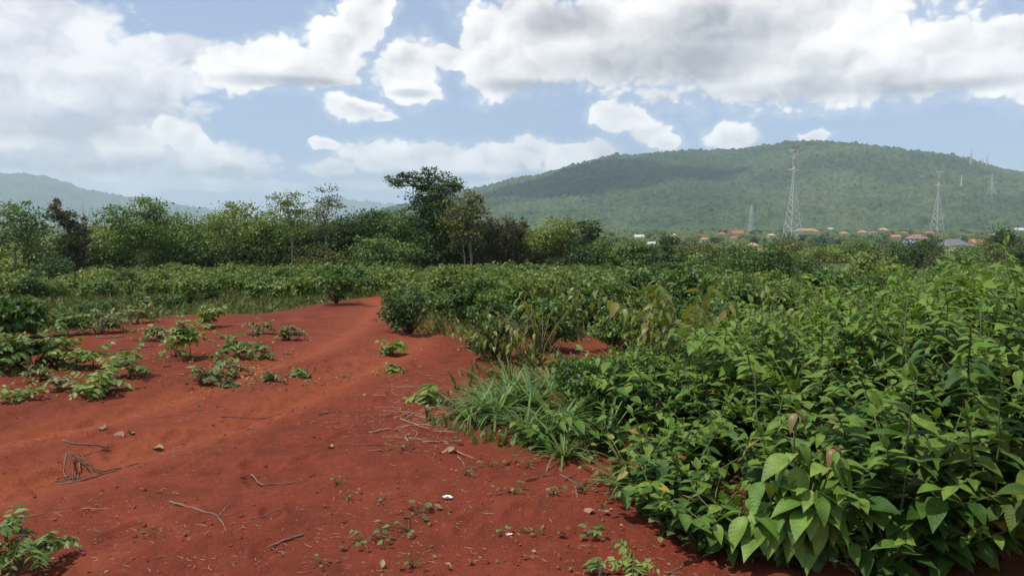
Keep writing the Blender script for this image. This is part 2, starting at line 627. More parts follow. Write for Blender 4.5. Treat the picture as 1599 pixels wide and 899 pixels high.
def soil_mat():
    m = bpy.data.materials.new('red_soil')
    m.use_nodes = True
    nt = m.node_tree
    b = NB(nt)
    p = nt.nodes['Principled BSDF']
    geo = nd(nt, 'ShaderNodeNewGeometry')
    pos = geo.outputs['Position']
    gr = nd(nt, 'ShaderNodeAttribute', attribute_name='cover')
    tr = nd(nt, 'ShaderNodeAttribute', attribute_name='track')
    big = b.noise(pos, 0.55, 4.0, 0.55)
    mid = b.noise(pos, 3.2, 5.0, 0.6)
    fine = b.noise(pos, 26.0, 6.0, 0.65)
    grit = b.voro(pos, 55.0)
    c = b.mix(b.ramp(big, 0.3, 0.7), rgba((0.146, 0.030, 0.0155)), rgba((0.183, 0.039, 0.0195)))
    c = b.mix(b.m('MULTIPLY', b.ramp(mid, 0.42, 0.68), 0.7), c, rgba((0.112, 0.026, 0.012)))
    c = b.mix(b.m('MULTIPLY', tr.outputs['Fac'], b.ramp(mid, 0.2, 0.62, 0.35, 0.95)), c, rgba((0.245, 0.062, 0.027)))
    c = b.mix(b.m('MULTIPLY', b.ramp(fine, 0.48, 0.70), 0.40), c, rgba((0.105, 0.024, 0.014)))
    c = b.mix(b.m('MULTIPLY', b.ramp(fine, 0.44, 0.28), 0.35), c, rgba((0.36, 0.105, 0.055)))
    wash = b.noise(b.v('MULTIPLY', pos, (2.6, 0.55, 1.0)), 1.0, 5.0, 0.6, 0.6)
    c = b.mix(b.m('MULTIPLY', b.ramp(wash, 0.54, 0.72), 0.45), c, rgba((0.100, 0.024, 0.012)))
    dry = b.noise(pos, 0.9, 5.0, 0.62, 0.4)
    c = b.mix(b.m('MULTIPLY', b.ramp(dry, 0.56, 0.72), 0.42), c, rgba((0.270, 0.072, 0.034)))
    cov = b.m('MULTIPLY', gr.outputs['Fac'], b.ramp(mid, 0.3, 0.6, 0.45, 1.0))
    weed = b.mix(b.ramp(fine, 0.35, 0.65), rgba((0.045, 0.062, 0.018)), rgba((0.095, 0.085, 0.032)))
    c = b.mix(cov, c, weed)
    nt.links.new(c, p.inputs['Base Color'])
    p.inputs['Roughness'].default_value = 0.95
    p.inputs['Specular IOR Level'].default_value = 0.12
    h = b.m('ADD', b.m('MULTIPLY', fine, 0.7), b.m('MULTIPLY', b.ramp(grit, 0.0, 0.5, 1.0, 0.0), 0.35))
    h = b.m('ADD', h, b.m('MULTIPLY', b.noise(pos, 90.0, 4.0, 0.7), 0.35))
    bp = nd(nt, 'ShaderNodeBump')
    bp.inputs['Strength'].default_value = 0.75
    bp.inputs['Distance'].default_value = 0.018
    nt.links.new(h, bp.inputs['Height'])
    nt.links.new(bp.outputs[0], p.inputs['Normal'])
    return m


def forest_mat(name, cols):
    m = bpy.data.materials.new(name)
    m.use_nodes = True
    nt = m.node_tree
    b = NB(nt)
    p = nt.nodes['Principled BSDF']
    geo = nd(nt, 'ShaderNodeNewGeometry')
    pos = geo.outputs['Position']
    big = b.noise(pos, 0.004, 4.0, 0.55)
    crown = b.noise(pos, 0.085, 4.0, 0.7)
    vo = nd(nt, 'ShaderNodeTexVoronoi')
    vo.inputs['Scale'].default_value = 0.075
    nt.links.new(pos, vo.inputs['Vector'])
    r = b.sep(vo.outputs['Color'])[0]
    f = b.m('ADD', b.m('MULTIPLY', b.ramp(big, 0.35, 0.65), 0.48), b.m('MULTIPLY', r, 0.52))
    c = b.mix(f, rgba(cols[0]), rgba(cols[1]))
    c = b.mix(b.m('MULTIPLY', b.ramp(crown, 0.48, 0.66), 0.7), c, rgba(cols[2]))
    nt.links.new(c, p.inputs['Base Color'])
    p.inputs['Roughness'].default_value = 0.9
    p.inputs['Specular IOR Level'].default_value = 0.1
    return m


# ------------------------------------------------------------------ the land
def build_ground():
    az = np.radians(np.concatenate([np.linspace(-180, -64, 30)[:-1], np.linspace(-64, -40, 40)[:-1], np.linspace(-40, 40, 420)[:-1], np.linspace(40, 64, 40)[:-1], np.linspace(64, 180, 30)]))
    r = [0.4]
    while r[-1] < 16:
        r.append(r[-1] + max(0.02, 0.0047 * r[-1]))
    while r[-1] < 40000:
        r.append(r[-1] * 1.035)
    r = np.array(r)
    A, R = np.meshgrid(az, r)
    X, Y = R * np.sin(A), R * np.cos(A)
    Z = H(X, Y)
    near = np.clip((18 - R) / 8, 0, 1)
    clod = fbm(X * 9, Y * 9 + 3, 3)
    Z = Z + near * (0.040 * clod + 0.09 * np.clip(vnoise(X * 13, Y * 13) - 0.78, 0, 1) * np.clip(vnoise(X * 2.1 + 9, Y * 2.1) * 2 - 0.7, 0, 1))
    cx = np.interp(Y, [0, 3.5, 5.0, 6.5, 8.0, 10, 14, 20, 24], [-5.2, -4.2, -3.4, -2.75, -2.35, -2.0, -2.1, -2.9, -3.8])
    for s_ in (-0.62, 0.62):
        off = X - cx - s_
        tread = np.exp(-(off / 0.13) ** 4) * (np.sin((Y * 1.25 + np.abs(off) * 0.9) * 2 * math.pi / 0.15) > 0.1)
        Z = Z - near * (Y > 0) * 0.014 * tread * np.clip(vnoise(X * 0.9 + 4, Y * 0.9) * 2.2 - 0.5, 0, 1)
    for k in range(60):
        fx, fy, fa = RNG.uniform(-3.6, 0.4), RNG.uniform(3.4, 9.0), RNG.uniform(-0.5, 0.5)
        lx, ly = (X - fx) * math.cos(fa) - (Y - fy) * math.sin(fa), (X - fx) * math.sin(fa) + (Y - fy) * math.cos(fa)
        dd = (lx / 0.055) ** 2 + (ly / 0.14) ** 2
        Z = Z - near * (0.020 * np.exp(-dd ** 2) - 0.008 * np.exp(-(dd - 1.9) ** 2))
    V = np.stack([X, Y, Z], -1).reshape(-1, 3)
    nr, na = X.shape
    i = np.arange(nr * na).reshape(nr, na)
    Q = np.stack([i[:-1, :-1], i[:-1, 1:], i[1:, 1:], i[1:, :-1]], -1).reshape(-1, 4)[:, ::-1]
    me = mesh_np('ground', V, [Q], None, True)
    red = is_red(X, Y).astype(np.float32)
    dist = R
    cov = np.where(red > 0, 0.0, np.clip((dist - 7) / 14, 0.25, 0.9))
    cov = np.where(dist > 40, 1.0, cov)
    a1 = me.attributes.new('cover', 'FLOAT', 'POINT')
    a1.data.foreach_set('value', cov.astype(np.float32).ravel())
    c = np.interp(Y, [0, 3.5, 5.0, 6.5, 8.0, 10, 14, 20, 24], [-5.2, -4.2, -3.4, -2.75, -2.35, -2.0, -2.1, -2.9, -3.8])
    tr = np.exp(-((np.abs(X - c) - 0.55) / 0.42) ** 2) * (Y > 0) * np.clip((30 - R) / 8, 0, 1)
    a2 = me.attributes.new('track', 'FLOAT', 'POINT')
    a2.data.foreach_set('value', tr.astype(np.float32).ravel())
    add('ground', me, soil_mat(), kind='structure', label='red laterite ground with a dirt track falling away to a plain')


build_ground()


def build_mountain(name, ridge, r_foot, r_ridge, r_back, na, nr, mat, label, crown=7.0, seed=0, spur=0.42):
    us = np.array([p[0] for p in ridge], float)
    az_r = np.array([azel(p[0], p[1])[0] for p in ridge])
    tan_r = np.array([math.tan(azel(p[0], p[1])[1]) for p in ridge])
    az = np.linspace(az_r[0], az_r[-1], na)
    rr = np.concatenate([np.linspace(r_foot, r_ridge, int(nr * 0.8))[:-1], np.linspace(r_ridge, r_back, nr - int(nr * 0.8) + 1)])
    A, R = np.meshgrid(az, rr)
    top = np.interp(az, az_r, tan_r) * r_ridge + CAMZ + 17.0 - crown * 1.6
    k = max(3, na // 220)
    top = np.convolve(np.pad(top, k, 'edge'), np.ones(2 * k + 1) / (2 * k + 1), 'valid')
    t = np.clip((R - r_foot) / (r_ridge - r_foot), 0, None)
    prof = np.where(t <= 1, (0.30 * t + 0.70 * (t * t * (3 - 2 * t))), np.clip(1 - (R - r_ridge) / (r_back - r_ridge), 0, 1) ** 1.2)
    X, Y = R * np.sin(A), R * np.cos(A)
    L = (r_ridge - r_foot)
    n = fbm(X / (L * 0.30) + seed, Y / (L * 0.55) + seed * 2, 4, 0.5)
    mask = np.clip(t, 0, 1) * np.clip((1.0 - t) * 3.2, 0, 1) * (t <= 1)
    rel = prof + spur * 2.0 * n * mask
    rel = np.where(t < 1, np.minimum(rel, 0.965 * R / r_ridge), rel)
    Z = -17.5 + top[None, :] * rel
    # tree crowns
    rs = np.random.default_rng(seed + 5)
    g = vnoise(X / crown, Y / crown + seed) * 0.65 + vnoise(X / (crown * 0.5) + 3, Y / (crown * 0.5)) * 0.35
    g2 = vnoise(X / (crown * 2.6) + 11, Y / (crown * 2.6))
    Z = Z + (np.clip(g - 0.25, 0, 1) * crown * 2.3 + np.clip(g2 - 0.55, 0, 1) * crown * 3.4) * np.clip(t * 12, 0, 1) * 0.9
    V = np.stack([X, Y, Z], -1).reshape(-1, 3)
    nR, nA = X.shape
    i = np.arange(nR * nA).reshape(nR, nA)
    Q = np.stack([i[:-1, :-1], i[:-1, 1:], i[1:, 1:], i[1:, :-1]], -1).reshape(-1, 4)[:, ::-1]
    me = mesh_np(name, V, [Q], None, False)
    return add(name, me, mat, kind='structure', label=label)


FOREST = forest_mat('mountain_forest', [(0.023, 0.050, 0.020), (0.112, 0.144, 0.056), (0.008, 0.018, 0.010)])
build_mountain('mountain', [(430, 352), (520, 346), (560, 335), (600, 324), (640, 314), (690, 302), (720, 295), (760, 288), (800, 276), (850, 269), (900, 253), (940, 243), (958, 237), (985, 239), (1020, 235),
                            (1080, 231), (1150, 230), (1200, 222), (1250, 217), (1280, 216), (1330, 220), (1380, 225), (1440, 233), (1490, 239), (1530, 251),
                            (1570, 261), (1599, 265), (1700, 276), (1850, 290), (2100, 320)],
               1500, 3300, 4300, 1500, 560, FOREST, 'long green forested mountain behind the town', 7.5, 1)
build_mountain('mountain', [(-500, 300), (-250, 280), (-100, 268), (0, 267), (30, 268), (70, 272), (100, 282), (140, 296), (180, 302), (220, 308), (270, 316), (320, 324), (345, 333), (380, 344)],
               6400, 9000, 11000, 420, 140, FOREST, 'blue hazy mountain sloping down beyond the treeline', 18.0, 2)
build_mountain('mountain', [(440, 344), (490, 320), (510, 306), (525, 302), (545, 309), (560, 313), (580, 312), (600, 315), (625, 319), (680, 330), (720, 343)],
               9500, 11500, 12500, 200, 60, FOREST, 'far blue peak in the gap between the mountains', 25.0, 3)

# the air: even haze round everything, up to just above the highest ridge
def build_haze():
    g = Geo().box((0, 3000, 312), (30000, 22000, 700))
    me = g.mesh('haze')
    m = bpy.data.materials.new('haze_air')
    m.use_nodes = True
    nt = m.node_tree
    nt.nodes.clear()
    out = nd(nt, 'ShaderNodeOutputMaterial')
    pv = nd(nt, 'ShaderNodeVolumePrincipled')
    pv.inputs['Color'].default_value = (0.70, 0.86, 1.0, 1)
    pv.inputs['Density'].default_value = 0.00012
    pv.inputs['Anisotropy'].default_value = 0.0
    nt.links.new(pv.outputs[0], out.inputs['Volume'])
    add('haze', me, m, kind='stuff', label='pale blue haze in the air over the valley')


build_haze()

# ------------------------------------------------------------------ plants: leaves, crowns, shoots
CARD_V = np.array([(0, 0, 0), (-0.36, 0.45, 0.08), (0, 1, -0.12), (0.36, 0.45, 0.08)])
CARD_T = np.array([(0, 1, 2), (0, 2, 3)])


def leaf_template(width=0.46, droop=0.16, fold=0.10, stations=6, tip=2.1, wave=0.0, peak=0.42):
    """a real leaf blade: midrib, two curved halves, pointed tip; unit length along +Y"""
    V, Q, T = [], [], []
    tt = np.linspace(0, 1, 101)
    top = float(np.max(tt ** 0.75 * (1 - tt) ** (tip * (1 - peak))))
    for i in range(stations + 1):
        t = i / stations
        w = (t ** 0.75) * ((1 - t) ** (tip * (1 - peak))) if 0 < t < 1 else 0.0
        w = w / top * width * 0.5
        z = -droop * t * t + 0.02 * math.sin(3 * t)
        y = t * (1 - 0.12 * droop * t)
        e = wave * math.sin(9 * t)
        V += [(-w, y, z + fold * w * 2 + e * w), (0, y, z), (w, y, z + fold * w * 2 - e * w)]
    for i in range(stations):
        a = 3 * i
        Q += [(a, a + 1, a + 4, a + 3), (a + 1, a + 2, a + 5, a + 4)]
    return np.array(V, float), np.array(Q)


def frames(pos, d, up, size):
    """matrices whose +Y follows d, whose +Z leans to up"""
    pos, d, up = (np.asarray(a, float) for a in (pos, d, up))
    d = d / (np.linalg.norm(d, axis=1, keepdims=True) + 1e-9)
    x = np.cross(d, up)
    x = x / (np.linalg.norm(x, axis=1, keepdims=True) + 1e-9)
    z = np.cross(x, d)
    M = np.zeros((len(pos), 4, 4))
    size = np.asarray(size, float)
    s = size[:, None] if size.ndim == 1 else size
    M[:, :3, 0] = x * s
    M[:, :3, 1] = d * s
    M[:, :3, 2] = z * s
    M[:, :3, 3] = pos
    M[:, 3, 3] = 1
    return M


def rand_dirs(n, rs):
    v = rs.normal(size=(n, 3))
    return v / np.linalg.norm(v, axis=1, keepdims=True)


def crown_leaves(g, c, r, n, leaf, rs, per=22, spread=0.30, droop=0.25, rmin=0.35):
    """leaf sprays gathered in clumps through an ellipsoid with an uneven outline"""
    c, r = np.asarray(c, float), np.asarray(r, float)
    k = max(3, int(n / per))
    dd = rand_dirs(k, rs)
    rad = (rmin + (1 - rmin) * rs.random(k) ** 0.6) * (0.80 + 0.34 * rs.random(k))
    cc = dd * rad[:, None]
    who = rs.integers(0, k, n)
    sp = spread * (0.55 + 0.9 * rs.random(k))
    off = rs.normal(size=(n, 3)) * sp[who][:, None] * 0.62
    off[:, 2] *= 0.62
    P = (cc[who] + off) * r + c
    d = dd[who] * 0.7 + rand_dirs(n, rs) * 0.9
    d[:, 2] -= droop
    up = rand_dirs(n, rs) * 0.75 + np.array([0, 0, 1.0]) + dd[who] * 0.3
    tone = np.clip(0.5 + 0.5 * rs.normal(size=k) * 0.6, 0.02, 0.98)
    rnd = np.clip(tone[who] + rs.normal(size=n) * 0.09, 0.0, 0.999)
    size = leaf * (0.65 + 0.7 * rs.random(n))
    g.many(CARD_V, CARD_T, frames(P, d, up, size), rnd)
    return cc * r + c


leaf_mat('tree_green', [(0.030, 0.058, 0.014), (0.050, 0.090, 0.020), (0.075, 0.120, 0.028), (0.110, 0.150, 0.040)], gain=1.95)
leaf_mat('tree_dark', [(0.018, 0.038, 0.012), (0.028, 0.058, 0.016), (0.042, 0.080, 0.020), (0.065, 0.100, 0.028)], gain=1.6)
leaf_mat('tree_light', [(0.060, 0.090, 0.022), (0.095, 0.135, 0.030), (0.140, 0.175, 0.042), (0.190, 0.210, 0.065)], gain=1.7)
leaf_mat('tree_olive', [(0.050, 0.060, 0.018), (0.080, 0.092, 0.024), (0.115, 0.120, 0.034), (0.150, 0.140, 0.045)], gain=1.5)
leaf_mat('tree_grey', [(0.050, 0.062, 0.030), (0.075, 0.090, 0.040), (0.105, 0.120, 0.055), (0.140, 0.150, 0.075)], gain=1.6)
leaf_mat('vine_brown', [(0.042, 0.044, 0.021), (0.062, 0.061, 0.029), (0.088, 0.082, 0.042), (0.072, 0.084, 0.030)], gain=1.3)
leaf_mat('crop_green', [(0.050, 0.092, 0.018), (0.076, 0.130, 0.024), (0.106, 0.160, 0.032), (0.142, 0.180, 0.042), (0.165, 0.178, 0.048)], trans=0.32, gain=1.35)
leaf_mat('crop_deep', [(0.030, 0.068, 0.016), (0.050, 0.100, 0.022), (0.075, 0.130, 0.028), (0.110, 0.160, 0.036)], trans=0.3, gain=1.4)
leaf_mat('weed_dull', [(0.058, 0.078, 0.024), (0.088, 0.108, 0.032), (0.125, 0.132, 0.042), (0.150, 0.138, 0.050)], trans=0.25, gain=1.5)
leaf_mat('thicket_leaf', [(0.032, 0.078, 0.014), (0.048, 0.105, 0.017), (0.066, 0.130, 0.021), (0.092, 0.160, 0.027)], rough=0.55, trans=0.24, spec=0.22, vein=True, gain=1.2)
leaf_mat('thicket_leaf_near', [(0.032, 0.078, 0.014), (0.048, 0.105, 0.017), (0.066, 0.130, 0.021), (0.092, 0.160, 0.027)], rough=0.55, trans=0.24, spec=0.22, vein=True, ribs=True, gain=1.2)
leaf_mat('thicket_warm', [(0.050, 0.090, 0.014), (0.075, 0.120, 0.018), (0.105, 0.150, 0.022), (0.140, 0.170, 0.030)], rough=0.55, trans=0.28, spec=0.22, vein=True, gain=1.15)
leaf_mat('thicket_warm_near', [(0.050, 0.090, 0.014), (0.075, 0.120, 0.018), (0.105, 0.150, 0.022), (0.140, 0.170, 0.030)], rough=0.55, trans=0.28, spec=0.22, vein=True, ribs=True, gain=1.15)
leaf_mat('feather_mid', [(0.060, 0.105, 0.022), (0.085, 0.135, 0.028), (0.120, 0.165, 0.036)], gain=1.5)
leaf_mat('feather_light', [(0.095, 0.140, 0.028), (0.130, 0.175, 0.036), (0.165, 0.195, 0.048)], gain=1.5)
leaf_mat('yellow_leaf', [(0.25, 0.20, 0.04), (0.32, 0.24, 0.05), (0.22, 0.13, 0.05)])
leaf_mat('thicket_young', [(0.080, 0.150, 0.022), (0.110, 0.185, 0.028), (0.140, 0.205, 0.034)], rough=0.55, trans=0.3, spec=0.22, vein=True, gain=1.35)
leaf_mat('thicket_young_near', [(0.080, 0.150, 0.022), (0.110, 0.185, 0.028), (0.140, 0.205, 0.034)], rough=0.55, trans=0.3, spec=0.22, vein=True, ribs=True, gain=1.35)
leaf_mat('big_leaf', [(0.070, 0.135, 0.020), (0.095, 0.165, 0.026), (0.135, 0.200, 0.034)], rough=0.5, trans=0.25, spec=0.3, vein=True, gain=1.6, ribs=True)
leaf_mat('big_leaf_old', [(0.030, 0.060, 0.018), (0.045, 0.080, 0.022), (0.062, 0.100, 0.026)], rough=0.48, trans=0.18, spec=0.35, vein=True, ribs=True)
leaf_mat('young_red', [(0.150, 0.085, 0.035), (0.190, 0.110, 0.045), (0.160, 0.130, 0.045)], rough=0.42, trans=0.3)
leaf_mat('grass_blade', [(0.045, 0.090, 0.020), (0.070, 0.122, 0.028), (0.105, 0.155, 0.044)], rough=0.5, trans=0.25, gain=1.6)
leaf_mat('dry_leaf', [(0.190, 0.130, 0.070), (0.260, 0.185, 0.105), (0.160, 0.090, 0.050)], rough=0.8, trans=0.1)
plain_mat('bark', [(0.085, 0.060, 0.042), (0.170, 0.125, 0.092)], 0.9, 9.0, 0.5)
plain_mat('bark_pale', [(0.190, 0.150, 0.115), (0.300, 0.250, 0.200)], 0.9, 7.0, 0.5)
plain_mat('stem_green', [(0.060, 0.085, 0.030), (0.110, 0.120, 0.055)], 0.7, 20.0)
plain_mat('dead_wood', [(0.130, 0.075, 0.048), (0.260, 0.165, 0.110)], 0.9, 14.0, 0.6)
plain_mat('dead_wood_dark', [(0.075, 0.042, 0.030), (0.150, 0.085, 0.060)], 0.9, 14.0, 0.6)
plain_mat('straw', [(0.250, 0.140, 0.085), (0.420, 0.280, 0.180)], 0.85, 9.0)


def bend(p0, p1, k, amp, rs):
    """a slightly crooked line from p0 to p1"""
    t = np.linspace(0, 1, k)[:, None]
    p = np.asarray(p0) * (1 - t) + np.asarray(p1) * t
    L = np.linalg.norm(np.asarray(p1) - np.asarray(p0))
    w = rs.normal(size=(k, 3)) * amp * L
    w[0] = 0
    w[-1] = 0
    return p + w


TREE_N = [0]


def tree(label, Y, base, lobes, mat='tree_green', leaf=0.22, dens=1.0, trunk=0.10, name='broadleaf_tree', bark='bark', group='trees along the far edge of the field',
         fork=0.45, per=30, spread=0.42, twigs=0, cat='tree', depth=0.85, fat=1.18, top_mat=None, droop=0.25):
    """base: photograph column of the foot; lobes: (u, v, half width, half height) of the crown's masses, all at distance Y"""
    TREE_N[0] += 1
    rs = np.random.default_rng(100 + TREE_N[0])
    bx = float(at(base, 400, Y)[0])
    foot = np.array([bx, Y, float(H(bx, Y)) - 0.05])
    t = thing(name, label, cat, foot, 0, group)
    leaf *= 0.82
    px = Y / F
    g = Geo()
    cents = []
    tips = []
    for lb in lobes:
        u, v, ru, rv = lb[0], lb[1], lb[2] * fat, lb[3] * fat
        dn = lb[4] if len(lb) > 4 else 1.0
        c = at(u, v, Y) - foot
        c[1] += rs.normal() * 0.35 * ru * px
        n = int(dens * dn * 24.0 * (ru * px) * (rv * px) / (leaf * leaf))
        n = max(n, 40)
        r = (ru * px, max(ru, rv) * px * depth, rv * px)
        cl = crown_leaves(g, c, r, n, leaf, rs, per, spread, droop)
        cents.append((c, r))
        tips.append(cl)
    add('crown', g.mesh('crown'), MATS[mat], t)
    # trunk and limbs
    w = Geo()
    zs = [c[2] - r[2] * 0.3 for c, r in cents]
    low = min(zs)
    topc = cents[int(np.argmax([c[2] for c, r in cents]))][0]
    hgt = max(topc[2], 0.5)
    mean = np.mean([c for c, r in cents], axis=0)
    k1 = np.array([mean[0] * 0.35, mean[1] * 0.35, max(low, hgt * fork) * 0.8])
    main = np.concatenate([bend((0, 0, 0), k1, 5, 0.02, rs), bend(k1, topc * np.array([0.9, 0.9, 0.96]), 6, 0.03, rs)[1:]])
    rad = np.linspace(trunk, trunk * 0.22, len(main))
    rad[0] *= 1.35
    w.tube(main, rad, 7)
    add('trunk', w.mesh('trunk', True), MATS[bark], t)
    for (c, r), cl in zip(cents, tips):
        if np.allclose(c, topc):
            limb_from = main[6]
        else:
            j = int(np.argmin(np.abs(main[:, 2] - max(k1[2] * 0.8, c[2] - r[2] * 1.3 - 0.3))))
            limb_from = main[j]
        b = Geo()
        ln = bend(limb_from, c, 5, 0.04, rs)
        b.tube(ln, np.linspace(trunk * 0.45, trunk * 0.16, 5), 5)
        for q in cl[rs.permutation(len(cl))[: 7 + twigs]]:
            b.tube(bend(ln[rs.integers(2, 5)], q, 3, 0.05, rs), [trunk * 0.15, trunk * 0.09, trunk * 0.03], 3)
        for q in range(twigs):
            d = rand_dirs(1, rs)[0] * np.array(r) * 1.35
            d[2] = abs(d[2]) * 1.25
            b.tube(bend(c, c + d, 4, 0.06, rs), np.linspace(trunk * 0.16, trunk * 0.05, 4), 3)
        add('limb', b.mesh('limb', True), MATS[bark], t)
    return t


GA = 'trees along the far edge of the field'
# --- left half of the treeline
tree('airy tree with a slim bare trunk at the left edge of the treeline', 58, 18, [(14, 336, 26, 14), (44, 330, 22, 14), (58, 352, 18, 20), (28, 360, 34, 18), (4, 372, 22, 18), (52, 378, 18, 12, 0.6)], 'tree_green', 0.24, 0.8, 0.09, bark='bark_pale')
tree('thin dead stem tree between the leftmost tree and the leaning vine-clad tree', 57, 68, [(66, 398, 13, 14), (74, 380, 9, 9, 0.5)], 'tree_grey', 0.18, 0.6, 0.06, bark='bark_pale', twigs=4)
tree('brown leaning tree smothered in dead vines', 60, 122, [(121, 408, 20, 20), (120, 385, 18, 20), (115, 364, 17, 18), (106, 346, 15, 15), (95, 331, 12, 12), (86, 320, 8, 8), (132, 368, 7, 16, 0.4), (134, 345, 4, 14, 0.25)],
     'vine_brown', 0.17, 1.25, 0.12, name='vine_covered_tree', twigs=7, spread=0.34)
tree('broad green tree with a crooked pale trunk right of the leaning brown tree', 61, 217, [(225, 322, 26, 13), (188, 338, 26, 15), (246, 338, 18, 16), (212, 350, 40, 17), (200, 372, 34, 15), (228, 378, 26, 15)], 'tree_green', 0.23, 1.0, 0.12, bark='bark_pale')
tree('small light green tree low behind the leaning brown tree', 66, 160, [(155, 378, 22, 26), (150, 402, 26, 22), (178, 395, 22, 26)], 'tree_light', 0.22, 1.1, 0.09)
tree('low bushy tree at the far left behind the crop', 70, 40, [(30, 404, 40, 18), (0, 405, 30, 18), (75, 410, 26, 15)], 'tree_light', 0.24, 1.2, 0.08)
tree('rounded green tree left of the forked light tree', 66, 285, [(280, 356, 30, 20), (262, 380, 30, 24), (300, 385, 36, 26), (282, 408, 46, 16)], 'tree_green', 0.22, 1.1, 0.1)
tree('dense mid green tree under the mountain foot', 68, 330, [(330, 358, 26, 20), (318, 385, 30, 24), (342, 402, 32, 20)], 'tree_green', 0.22, 1.15, 0.1)
tree('light green tree with an open two-part crown', 62, 366, [(360, 330, 20, 14), (388, 332, 17, 13), (374, 350, 34, 16), (362, 372, 26, 14, 0.7)], 'tree_light', 0.24, 0.85, 0.10)
tree('dark shady tree below the light two-part crown', 66, 385, [(384, 382, 30, 24), (368, 405, 28, 16), (404, 408, 24, 15)], 'tree_dark', 0.21, 1.1, 0.09)
tree('bright green dome shaped tree left of the airy tree', 66, 424, [(425, 352, 26, 18), (418, 376, 32, 24), (440, 395, 32, 24)], 'tree_green', 0.22, 1.15, 0.1)
tree('tall airy pale tree with tufted layers', 61, 456, [(452, 310, 20, 9), (440, 324, 22, 10), (470, 326, 18, 10), (450, 340, 28, 10), (462, 358, 26, 12, 0.7)], 'tree_light', 0.23, 0.7, 0.10, per=16, bark='bark_pale')
tree('half bare grey tree with twigs sticking up', 63, 508, [(512, 300, 15, 10, 0.4), (505, 318, 20, 11, 0.55), (523, 316, 13, 9, 0.45), (508, 338, 24, 12, 0.7), (500, 356, 20, 10, 0.6)], 'tree_grey', 0.21, 0.7, 0.10, twigs=7, per=14, bark='bark_pale')
tree('dark round tree below the half bare tree', 65, 478, [(478, 378, 30, 22), (462, 402, 28, 18), (495, 400, 26, 20)], 'tree_dark', 0.21, 1.15, 0.1)
tree('olive bush-like tree in front of the dark round tree', 60, 494, [(494, 396, 26, 16), (488, 412, 28, 10)], 'tree_olive', 0.18, 1.0, 0.07)
tree('flat topped dark tree left of the tall tree', 66, 570, [(560, 346, 34, 12), (590, 340, 28, 11), (545, 362, 32, 15), (582, 366, 40, 18), (556, 392, 34, 22)], 'tree_dark', 0.22, 1.1, 0.11)
tree('layered low dark tree with a deep shadow beneath it', 59, 592, [(585, 384, 34, 12), (618, 388, 26, 12), (572, 402, 32, 10), (602, 404, 30, 10)], 'tree_green', 0.21, 1.1, 0.09)
tree('mid green tree tucked against the tall tree', 64, 628, [(624, 348, 26, 18), (640, 372, 26, 22), (628, 398, 28, 18)], 'tree_green', 0.22, 1.1, 0.09)
# --- the tall tree and its neighbours
tree('tallest dark tree with a long limb reaching left', 62, 682, [(624, 282, 20, 8), (640, 274, 14, 7), (608, 279, 8, 4, 0.7), (668, 266, 13, 7, 0.8), (660, 286, 22, 12), (692, 284, 28, 15), (712, 292, 16, 8), (676, 304, 40, 12),
     (664, 322, 30, 16), (690, 330, 34, 20), (660, 346, 26, 16), (684, 362, 36, 22), (672, 392, 34, 22)], 'tree_dark', 0.22, 1.35, 0.20, per=24, fat=1.0)
tree('yellowish olive tree with a bare two-stemmed trunk beside the tall tree', 60, 736, [(737, 308, 15, 9), (722, 322, 20, 12), (742, 328, 18, 12), (714, 342, 22, 14), (740, 350, 26, 14), (728, 366, 26, 10, 0.8)], 'tree_olive', 0.22, 1.0, 0.13, bark='bark_pale')
tree('slender pale stemmed sapling tree beside the two-stemmed trunk', 59.5, 729, [(722, 372, 14, 10, 0.6), (712, 384, 12, 12, 0.6)], 'tree_olive', 0.2, 0.8, 0.07, bark='bark_pale')
tree('dark tree filling the gap behind the two-stemmed trunk', 66, 722, [(715, 378, 30, 26), (748, 392, 26, 24), (702, 402, 26, 18)], 'tree_dark', 0.22, 1.2, 0.1)
tree('brown vine-smothered tree right of the two-stemmed trunk', 62, 778, [(766, 356, 12, 18), (778, 374, 22, 20), (768, 398, 22, 18), (790, 352, 14, 12)], 'vine_brown', 0.18, 1.25, 0.1, name='vine_covered_tree', twigs=4)
tree('brown olive scrub tree with a narrow spire top', 63, 808, [(806, 372, 20, 20), (819, 348, 6, 8, 0.8), (814, 362, 10, 10), (800, 398, 26, 18)], 'vine_brown', 0.18, 1.15, 0.09, name='vine_covered_tree', twigs=3)
tree('yellow green bushy tree before the mountain foot', 62, 872, [(868, 358, 26, 14), (890, 356, 18, 12), (854, 374, 20, 16), (880, 380, 28, 18), (866, 400, 30, 14)], 'tree_light', 0.24, 1.15, 0.1)
tree('small dark tree leaning over the yellow green bushy tree', 60, 908, [(922, 352, 14, 9), (926, 362, 12, 9), (914, 370, 13, 8)], 'tree_dark', 0.19, 1.3, 0.09, bark='bark')
tree('dark bush-like tree at the foot of the leaning tree', 60, 905, [(904, 402, 20, 18), (892, 412, 22, 12)], 'tree_dark', 0.2, 1.2, 0.08)
tree('mid green tree right of the leaning dark tree', 66, 945, [(942, 386, 20, 15), (936, 404, 24, 16), (958, 404, 18, 16)], 'tree_green', 0.22, 1.1, 0.08)
tree('round crowned tree on a short dark trunk', 62, 990, [(984, 384, 22, 9), (972, 393, 18, 9), (998, 393, 14, 10), (984, 404, 24, 9, 0.8)], 'tree_green', 0.21, 1.1, 0.10)
tree('dense dark tree right of the round crowned tree', 62, 1040, [(1042, 378, 15, 12), (1030, 394, 22, 14), (1050, 402, 18, 14), (1034, 414, 28, 10)], 'tree_dark', 0.21, 1.2, 0.1)
tree('pale dead trunk standing alone with a few twigs', 52, 1101, [(1099, 398, 7, 6, 0.4)], 'tree_grey', 0.16, 0.4, 0.05, name='dead_tree', bark='bark_pale', twigs=5)
